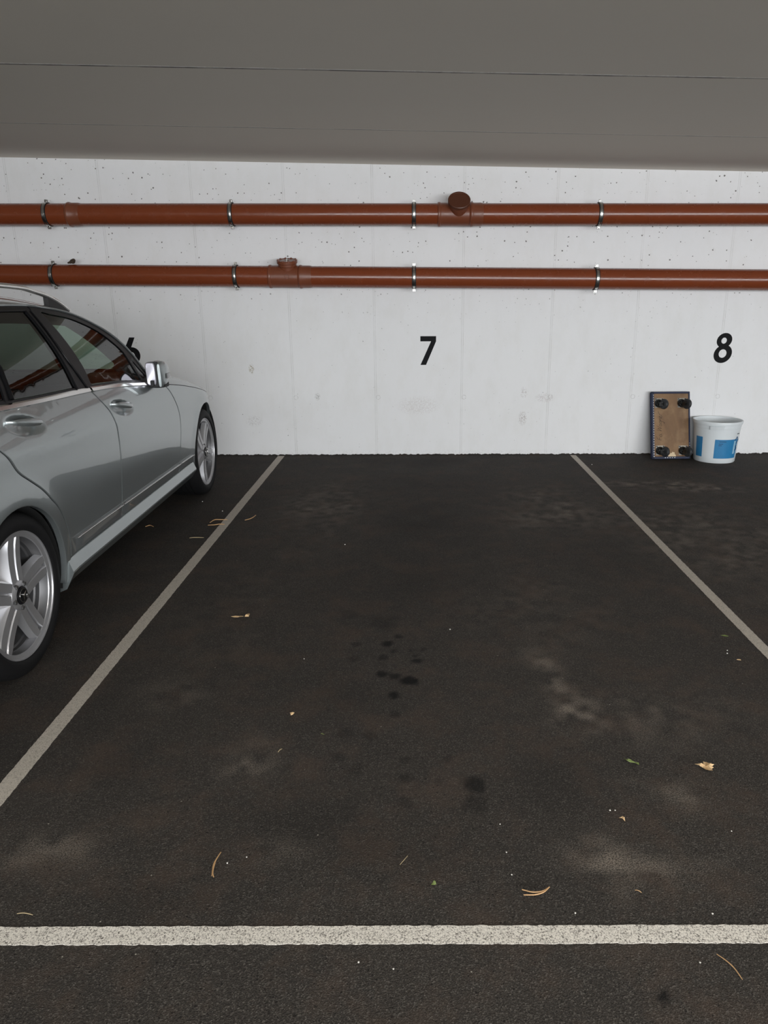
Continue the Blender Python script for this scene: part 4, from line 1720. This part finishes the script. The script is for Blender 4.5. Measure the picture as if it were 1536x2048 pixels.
# side mirrors (folded back): shell, dark seam, frame, glass, indicator, foot
def mirror(side):
    root = empty('side_mirror', (0, 0, 0))
    root.parent = CAR

    def loft(secs, m=20, cap=True):
        vs, fs = [], []
        for (u, s0, s1, z0, z1, pw) in secs:
            for j in range(m):
                a = 2 * PI * j / m
                c, q = math.cos(a), math.sin(a)
                x = math.copysign(abs(c) ** pw, c)
                z = math.copysign(abs(q) ** pw, q)
                vs.append((((s0 + s1) / 2 + (s1 - s0) / 2 * x) * side, u + 0.035 * (z * 0.5 + 0.5) * (-0.3) , (z0 + z1) / 2 + (z1 - z0) / 2 * z))
        for i in range(len(secs) - 1):
            for j in range(m):
                j2 = (j + 1) % m
                f = (i * m + j, (i + 1) * m + j, (i + 1) * m + j2, i * m + j2)
                fs.append(f if side < 0 else f[::-1])
        if cap:
            fs.append(tuple(range(m)))
            fs.append(tuple((len(secs) - 1) * m + j for j in range(m)))
        k = MB()
        k.add(vs, fs)
        return k
    loft([(1.668, .895, .944, .945, 1.070, .4), (1.676, .890, .948, .940, 1.076, .4), (1.70, .892, .946, .945, 1.072, .5)]).build('mirror_frame', M['pale'], root, 50)
    k = MB()
    k.box((min(.918 * side, .936 * side), 1.645, .940), (max(.918 * side, .936 * side), 1.70, .972), 0.002)
    k.build('mirror_hinge', M['black'], root)
    loft([(1.674, .890, .975, .932, 1.078, .5), (1.70, .893, .98, .932, 1.078, .5)]).build('mirror_seam', M['black'], root, 50)
    loft([(1.664, .962, .978, .934, 1.066, .5), (1.676, .958, .986, .930, 1.074, .55), (1.72, .91, .996, .932, 1.082, .6), (1.78, .90, .994, .938, 1.076, .7), (1.83, .905, .975, .950, 1.060, .8),
          (1.865, .915, .955, .968, 1.035, .9)]).build('mirror_shell', M['chrome'] if False else M['paint'], root, 50)
    k = MB()
    vs, fs = [], []
    n = 10
    for i in range(n + 1):
        u = 1.705 + 0.125 * i / n
        so = np.interp(u, [1.70, 1.72, 1.78, 1.83], [.995, .9985, .996, .978]) + 0.0015
        vs += [(so * side, u, .978), (so * side, u, 1.008 - 0.004 * i / n)]
    for i in range(n):
        f = (2 * i, 2 * i + 2, 2 * i + 3, 2 * i + 1)
        fs.append(f if side > 0 else f[::-1])
    k.add(vs, fs)
    k.build('indicator', M['lamp'], root)
    loft([(1.690, .90, .990, .925, .950, .8), (1.76, .89, .992, .922, .952, .8), (1.83, .88, .97, .930, .962, .8)]).build('mirror_base', M['black'], root, 50)
    k = MB()
    k.add([(.888 * side, 1.69, .96), (.888 * side, 1.82, .96), (.888 * side, 1.82, 1.06), (.888 * side, 1.69, 1.06)], [(0, 1, 2, 3)])
    k.build('mirror_glass', M['mirror'], root)
    k = MB()
    k.box((min(.86 * side, .91 * side), 1.74, .925), (max(.86 * side, .91 * side), 1.82, .955), 0.008)
    k.build('mirror_foot', M['black'], root)


mirror(1)
mirror(-1)


# wheels
def make_wheel(side, u, rot):
    Tout = Matrix.Rotation(PI / 2, 4, 'Y') if side > 0 else Matrix.Rotation(-PI / 2, 4, 'Y')   # local Z -> outward

    root = empty('wheel', (side * 0.900, u, 0.325))
    root.parent = CAR
    RT = 0.325
    k = MB()
    prof = [(.249, -.012), (.2525, .004), (.259, .008), (.268, .011), (.285, .010), (.302, .004), (.314, -.006), (.3205, -.018), (.3235, -.034)]
    x = -.034
    for gx in (-.066, -.105, -.140, -.179):
        prof += [(.3248, gx + .005), (.3178, gx + .0035), (.3178, gx - .0035), (.3248, gx - .005)]
    prof += [(.3235, -.211), (.3205, -.227), (.310, -.240), (.285, -.252), (.262, -.250), (.245, -.235)]
    k.lathe(prof, 96, Tout)
    k.build('tyre', M['tyre'], root, 30)
    k = MB()
    k.lathe([(.2515, -.010), (.2520, -.001), (.2505, .002), (.2460, .001), (.2440, -.004), (.2290, -.008), (.2270, -.012)], 96, Tout)
    rim = k.build('rim', M['alloy'], root, 30)
    k = MB()
    k.lathe([(.2270, -.012), (.2220, -.040), (.2190, -.044), (.2190, -.060), (.2140, -.066), (.2130, -.10), (.2110, -.20), (.245, -.235)], 96, Tout)
    k.build('rim_barrel', M['alloy_in'], rim, 30)
    # five double spokes
    for i in range(5):
        a0 = math.radians(rot + 72 * i)
        k = MB()
        Rz = Tout @ Matrix.Rotation(a0 if side > 0 else -a0, 4, 'Z')
        # in the lathe frame +X is the spoke direction
        for sg in (1, -1):
            st = []
            n = 9
            for q in range(n + 1):
                f = q / n
                r_ = 0.038 + (0.2430 - 0.038) * f
                cn = 0.0235 + 0.0045 * f          # centre offset
                ht = 0.0205 + 0.0010 * f - 0.008 * max(0, (f - 0.8) / 0.2)          # half width of the bright top face
                ho = 0.0060 + 0.0060 * (1 - f) ** 2  # width of sloping outer facet
                zt = -0.010 + 0.002 * f - 0.007 * math.sin(PI * f)
                zb = -0.052 + 0.016 * f
                inn, out_ = cn - ht, cn + ht
                st.append([(r_, sg * (out_ + ho), zb), (r_, sg * (out_ + ho * .35), zt - 0.014), (r_, sg * (out_ - .004), zt), (r_, sg * (inn + .003), zt + .001), (r_, sg * inn, zt - .004), (r_, sg * (inn - .001), zb)])
            vs = [p for row in st for p in row]
            fs = []
            m = 6
            for q in range(n):
                for j in range(m):
                    j2 = (j + 1) % m
                    f_ = (q * m + j, q * m + j2, (q + 1) * m + j2, (q + 1) * m + j)
                    fs.append(f_ if sg > 0 else f_[::-1])
            fs.append(tuple(range(m)))
            fs.append(tuple(n * m + j for j in range(m))[::-1])
            k.add(vs, fs, Rz)
        # web in the groove
        k.box((0.05, -0.010, -0.045), (0.228, 0.010, -0.024), 0.002, Rz)
        k.build('spoke', M['alloy'], root, 22)
    k = MB()
    k.lathe([(.060, -.060), (.062, -.020), (.058, -.010), (.050, -.005), (.037, -.003), (.034, -.008), (.0005, -.008)], 40, Tout)
    k.build('hub', M['alloy'], root, 30)
    for i in range(5):
        a = math.radians(rot + 36 + 72 * i)
        k = MB()
        k.lathe([(.0105, -.014), (.0105, -.002), (.007, .001), (.0005, .001)], 6, Tout @ Matrix.Translation((.0485 * math.cos(a), .0485 * math.sin(a), 0)))
        k.build('wheel_bolt', M['disc'], root, 30)
    k = MB()
    k.lathe([(.0345, -.008), (.0345, .001), (.031, .004), (.0005, .005)], 40, Tout)
    cap = k.build('hub_cap', M['glossblack'], root, 30)
    k = MB()
    k.lathe([(.0285, .004), (.0285, .0065), (.0255, .0065), (.0255, .004)], 40, Tout)
    for i in range(3):
        a = math.radians(90 + 120 * i + rot)
        Rz = Tout @ Matrix.Rotation(a, 4, 'Z')
        k.add([(0, -.0045, .0052), (.026, 0, .0052), (0, .0045, .0052), (0, 0, .0085), (-.002, 0, .0052)], [(0, 1, 3), (1, 2, 3), (2, 4, 3), (4, 0, 3)], Rz)
    k.build('cap_emblem', M['chrome'], root, 20)
    k = MB()
    k.lathe([(.08, -.098), (.160, -.098), (.162, -.100), (.162, -.112), (.160, -.114), (.08, -.114)], 64, Tout)
    k.lathe([(.0005, -.060), (.062, -.062), (.078, -.098)], 32, Tout)
    k.build('brake_disc', M['disc'], root, 30)
    k = MB()
    k.box((-.045, .105, -.125), (.045, .165, -.060), 0.012, Tout @ Matrix.Rotation(math.radians(60), 4, 'Z'))
    k.build('brake_caliper', M['black'], root, 30)


make_wheel(1, 0.0, 30)
make_wheel(1, WB, 0)
make_wheel(-1, 0.0, 10)
make_wheel(-1, WB, 40)

# underbody, inner panels and cabin
k = MB()
k.box((-.70, -.95, .19), (.70, 3.2, .30), 0.02)
k.box((-.80, .42, .19), (.80, 2.30, .32), 0.02)
k.build('underbody', M['liner'], CAR)
for side in (1, -1):
    k = MB()
    us = np.linspace(-.95, 2.30, 44)
    vs, fs = [], []
    for u in us:
        lo = 0.30
        for uc, r_ in ((0.0, .36), (WB, .38)):
            if abs(u - uc) < r_:
                lo = max(lo, 0.325 + math.sqrt(r_ * r_ - (u - uc) ** 2) + 0.01)
        zt = B(u) - 0.01
        for j in range(7):
            z = lo + (zt - lo) * j / 6
            vs.append(((Sf(u, z) - 0.042) * side, u, z))
    for i in range(len(us) - 1):
        for j in range(6):
            fs.append((i * 7 + j, (i + 1) * 7 + j, (i + 1) * 7 + j + 1, i * 7 + j + 1))
    k.add(vs, fs)
    k.build('door_lining', M['interior'], CAR)
k = MB()
k.box((-.80, -.95, .30), (.80, 2.2, .34))
k.build('cabin_floor', M['interior'], CAR)
sym_grid('headliner', list(np.linspace(-.90, 1.13, 20)), lambda u, t: (roof_fn(u, t)[0] * 0.97, u, roof_fn(u, t)[2] - 0.022), M['headliner'], 24)
for sx in (.37, -.37):
    seat = empty('seat', (sx, 0, 0))
    seat.parent = CAR
    k = MB()
    k.box((-.25, .95, .34), (.25, 1.50, .58), 0.06)
    k.build('seat_cushion', M['interior'], seat)
    k = MB()
    Tb = Matrix.Translation((0, .98, .52)) @ Matrix.Rotation(math.radians(-22 + 40 * 0), 4, 'X').inverted()
    k.box((-.24, -.07, 0), (.24, .07, .62), 0.06, Tb)
    k.build('seat_back', M['interior'], seat)
    k = MB()
    k.box((-.13, -.05, .66), (.13, .05, .84), 0.045, Tb)
    k.box((-.06, -.01, .58), (-.045, .005, .70), 0, Tb)
    k.box((.045, -.01, .58), (.06, .005, .70), 0, Tb)
    k.build('headrest', M['interior'], seat)
seat = empty('seat', (0, 0, 0))
seat.parent = CAR
k = MB()
k.box((-.66, .02, .34), (.66, .52, .56), 0.06)
k.build('seat_cushion', M['interior'], seat)
k = MB()
Tb = Matrix.Translation((0, .06, .50)) @ Matrix.Rotation(math.radians(20), 4, 'X')
k.box((-.64, -.06, 0), (.64, .08, .60), 0.05, Tb)
k.build('seat_back', M['interior'], seat)
for hx in (-.42, 0, .42):
    k = MB()
    k.box((hx - .12, -.04, .60), (hx + .12, .05, .72), 0.04, Tb)
    k.build('headrest', M['interior'], seat)
k = MB()
k.box((-.78, 1.72, .50), (.78, 2.16, .93), 0.08)
k.box((-.70, 1.80, .88), (.70, 2.10, .985), 0.05)
k.build('dashboard', M['interior'], CAR)
k = MB()
Tw = axis_T((-.37, 1.60, .86), (0, -1, .45))
k.lathe([(.175 + .013 * math.cos(a), .013 * math.sin(a)) for a in (2 * PI * i / 8 for i in range(8))], 32, Tw, closed=True)
k.box((-.17, -.02, -.01), (.17, .02, .01), 0.004, Tw)
k.box((-.05, -.05, -.02), (.05, .05, .02), 0.015, Tw)
k.build('steering_wheel', M['interior'], CAR)

# ------------------------------------------------------------------ small litter on the asphalt
GN = 'dry pine needles on the floor'


def needle(pts_list, label, mat='needle', r=0.0016, cat='pine needle', name='pine_needle', group=GN):
    k = MB()
    for pts in pts_list:
        sp = smooth_path(pts, 4)
        n = len(sp)
        k.tube([(x, y, 0.003 + r + 0.003 * math.sin(PI * i / (n - 1))) for i, (x, y) in enumerate(sp)], [r * (0.55 + 0.45 * math.sin(PI * (0.1 + 0.8 * i / (n - 1)))) for i in range(n)], 5)
    tag(k.build(name, M[mat], None, 60), label, cat, group)


needle([[(0.261, 1.463), (0.286, 1.452), (0.311, 1.455), (0.331, 1.471)], [(0.263, 1.446), (0.291, 1.444), (0.313, 1.452), (0.331, 1.471)]],
       'forked tan pine needle pair just beyond the near white line, right of centre', r=0.0019)
needle([[(-0.523, 1.593), (-0.527, 1.568), (-0.53, 1.544), (-0.525, 1.51)], [(-0.524, 1.592), (-0.528, 1.560), (-0.525, 1.521), (-0.519, 1.506)]],
       'curved tan pine needle standing upright in view left of centre near the white line', r=0.0015)
needle([[(0.672, 1.277), (0.685, 1.258), (0.695, 1.239), (0.702, 1.214)]], 'single pine needle in front of the near white line at lower right', r=0.0013)
needle([[(-1.366, 4.572), (-1.351, 4.628), (-1.313, 4.633), (-1.267, 4.639)]], 'upper pine needle touching the long line beside the car', r=0.003)
needle([[(-1.364, 4.516), (-1.318, 4.516), (-1.29, 4.532), (-1.26, 4.532)]], 'lower pine needle touching the long line beside the car', r=0.003)
needle([[(-1.147, 4.626), (-1.118, 4.649), (-1.105, 4.683), (-1.098, 4.743)]], 'curled pine needle inside the empty bay close to the long line', r=0.003)
needle([[(-1.406, 4.253), (-1.372, 4.253), (-1.318, 4.257)]], 'pale straight stalk lying between car and long line', 'straw', 0.0026, 'stalk', 'straw_stalk', 'dry stalks on the floor')
needle([[(-1.764, 4.488), (-1.742, 4.509), (-1.711, 4.487)]], 'short brown needle on the floor close to the car sill', r=0.0028)
needle([[(-0.961, 1.393), (-0.942, 1.392), (-0.921, 1.389)]], 'short pale stalk above the near line at far left', 'straw', 0.0014, 'stalk', 'straw_stalk', 'dry stalks on the floor')
needle([[(-0.045, 1.547), (-0.034, 1.561), (-0.025, 1.579)]], 'thin faint needle just above and left of the green leaf scrap', 'straw', 0.001)
needle([[(0.542, 1.461), (0.556, 1.453)]], 'tiny needle fragment on the dusty patch at lower right', 'needle', 0.001)
needle([[(-0.452, 2.036), (-0.442, 2.055)]], 'tiny straw fragment left of the oil drops', 'straw', 0.0016, 'stalk', 'straw_stalk', 'dry stalks on the floor')


def leaf(x, y, outline, mat, label, name='leaf', lift=0.006, ribs=True):
    k = MB()
    n = len(outline)
    r = random.Random(int(x * 1000) + 7)
    vs = [(x, y, 0.004 + lift * 0.5)]
    for (a, b) in outline:
        vs.append((x + a, y + b, 0.0035 + r.uniform(0.2, 1.0) * lift))
    for (a, b) in outline:
        vs.append((x + a * 0.55, y + b * 0.55, 0.0045 + r.uniform(0.2, 1.2) * lift))
    fs = []
    for i in range(n):
        j = (i + 1) % n
        fs.append((1 + i, 1 + j, 1 + n + j, 1 + n + i))
        fs.append((0, 1 + n + i, 1 + n + j))
    b = len(vs)
    vs2 = [(p[0], p[1], p[2] - 0.0008) for p in vs]
    k.add(vs + vs2, fs + [tuple(q + b for q in f[::-1]) for f in fs])
    tag(k.build(name, M[mat], None, 25), label, 'leaf', 'leaves and leaf scraps on the floor')


leaf(0.905, 1.949, [(-.031, .010), (-.022, .003), (-.012, -.004), (-.008, -.018), (.002, -.024), (.014, -.022), (.008, -.015), (.020, -.012), (.018, -.004), (.027, .002), (.019, .006), (.024, .014),
                    (.014, .013), (.012, .022), (.004, .016), (-.002, .017), (-.006, .004), (-.014, .006), (-.020, .012)], 'dryleaf',
     'pale crumpled dry leaf above the dusty patch at right', lift=0.014)
leaf(0.681, 1.976, [(-.022, .016), (-.016, .007), (-.004, .000), (.008, -.009), (.020, -.014), (.021, -.006), (.010, .004), (-.002, .010), (-.012, .018)], 'greenleaf',
     'long narrow green leaf left of the pale dry leaf', lift=0.008)
leaf(-0.788, 3.095, [(-.010, -.012), (.010, -.016), (.011, .004), (.004, .018), (-.006, .016)], 'dryleaf', 'tan leaf scrap like a small square, left of the oil drops', lift=0.012)
leaf(-0.834, 3.084, [(-.030, .004), (-.010, -.004), (.004, -.008), (.014, .000), (.032, .000), (.012, .007), (-.008, .006)], 'dryleaf', 'thin winged seed scrap beside the square tan leaf', 'seed_husk', 0.006)
leaf(-0.444, 2.264, [(-.008, .004), (-.002, -.010), (.004, -.004), (.008, .008), (.002, .004)], 'dryleaf', 'tiny orange-tan leaf scrap left of the lowest oil drops', lift=0.006)
leaf(0.042, 1.483, [(-.007, -.003), (.000, -.006), (.006, -.002), (.004, .004), (.001, .010), (-.003, .004)], 'greenleaf', 'small bright green leaf scrap near the front white line', lift=0.006)
leaf(-0.320, 2.137, [(-.006, .003), (.006, -.004), (.008, -.001), (-.003, .006)], 'greenleaf', 'tiny yellow-green leaf scrap left of the oil drops', lift=0.003)
leaf(0.582, 1.719, [(-.010, .002), (-.002, .001), (.004, -.012), (.006, .002), (.002, .006)], 'dryleaf', 'tiny hooked brown leaf scrap below the dusty patch', lift=0.005)
leaf(1.345, 2.873, [(-.016, .008), (-.004, -.006), (.012, -.010), (.014, -.002), (.002, .008)], 'greenleaf', 'small pale green leaf scrap beside the right bay line', lift=0.004)
leaf(1.312, 2.655, [(-.008, .002), (.000, -.005), (.010, -.002), (.004, .006)], 'dryleaf', 'small tan leaf crumb near the right bay line', lift=0.004)

PEBBLE_AT = ['in front of the near white line, left one of two', 'left of the oil drops in the empty bay', 'just right of the curved pine needle at lower left',
             'second to the right of the curved pine needle at lower left', 'below the pale crumpled leaf, towards the right edge', 'just behind the near white line at lower right',
             'just behind the near white line, below the forked needle pair', 'just left above the forked pine needle pair', 'further above the forked pine needle pair',
             'in front of the near white line, left of the single needle', 'on the floor right beside the front car wheel', 'behind the long line, above the two needles touching it',
             'near the wall, right of the thin right bay line', 'in front of the near white line, right one of two', 'close above the tiny hooked leaf scrap, right one of two',
             'close above the tiny hooked leaf scrap, left one of two', 'below the pale green scrap by the right line, upper of two', 'below the pale green scrap by the right line, lower of two',
             'below the dark oil spot right of centre', 'alone in the far left half of the empty bay', 'alone in the middle of the empty bay, right of the drops']
for i, (x, y) in enumerate([(-0.131, 1.26), (-0.462, 2.678), (-0.497, 1.556), (-0.451, 1.577), (0.87, 1.67), (0.707, 1.39), (0.379, 1.393), (0.242, 1.514), (0.238, 1.592),
                            (0.627, 1.257), (-1.567, 5.106), (-1.356, 4.855), (1.57, 6.306), (-0.053, 1.243), (0.571, 1.756), (0.556, 1.756), (1.302, 2.742), (1.291, 2.716),
                            (0.233, 1.7), (-0.43, 4.125), (0.15, 2.951)]):
    r = random.Random(i)
    rr = 0.0020 + 0.0007 * r.random() + max(0, y - 1.5) * 0.0006
    k = MB()
    k.lathe([(0.0003, -rr * .6)] + [(rr * math.cos(t) * r.uniform(.8, 1.15), rr * .7 * math.sin(t)) for t in (-.9, -.3, .3, .9)] + [(0.0003, rr * .65)], 7,
            Matrix.Translation((x, y, 0.002 + rr * 0.4)))
    tag(k.build('pebble', M['pebble'], None, 60), 'tiny pale pebble ' + PEBBLE_AT[i], 'pebble', 'tiny pale pebbles on the asphalt')

# ------------------------------------------------------------------ ceiling lamps over the lane behind the camera
for lx, wh in ((-3.4, 'left'), (0.6, 'middle'), (4.6, 'right')):
    z = ceil_z(lx)
    root = empty('ceiling_lamp', (lx, 0.30, z))
    tag(root, 'long white fluorescent ceiling lamp over the lane, %s one of three' % wh, 'lamp', 'ceiling lamps over the lane')
    k = MB()
    k.box((-.75, -.07, -.055), (.75, .07, -.0), 0.01)
    k.build('lamp_housing', M['lampwhite'], root)
    k = MB()
    k.box((-.72, -.05, -.085), (.72, .05, -.055), 0.012)
    k.build('lamp_diffuser', M['diffuser'], root)
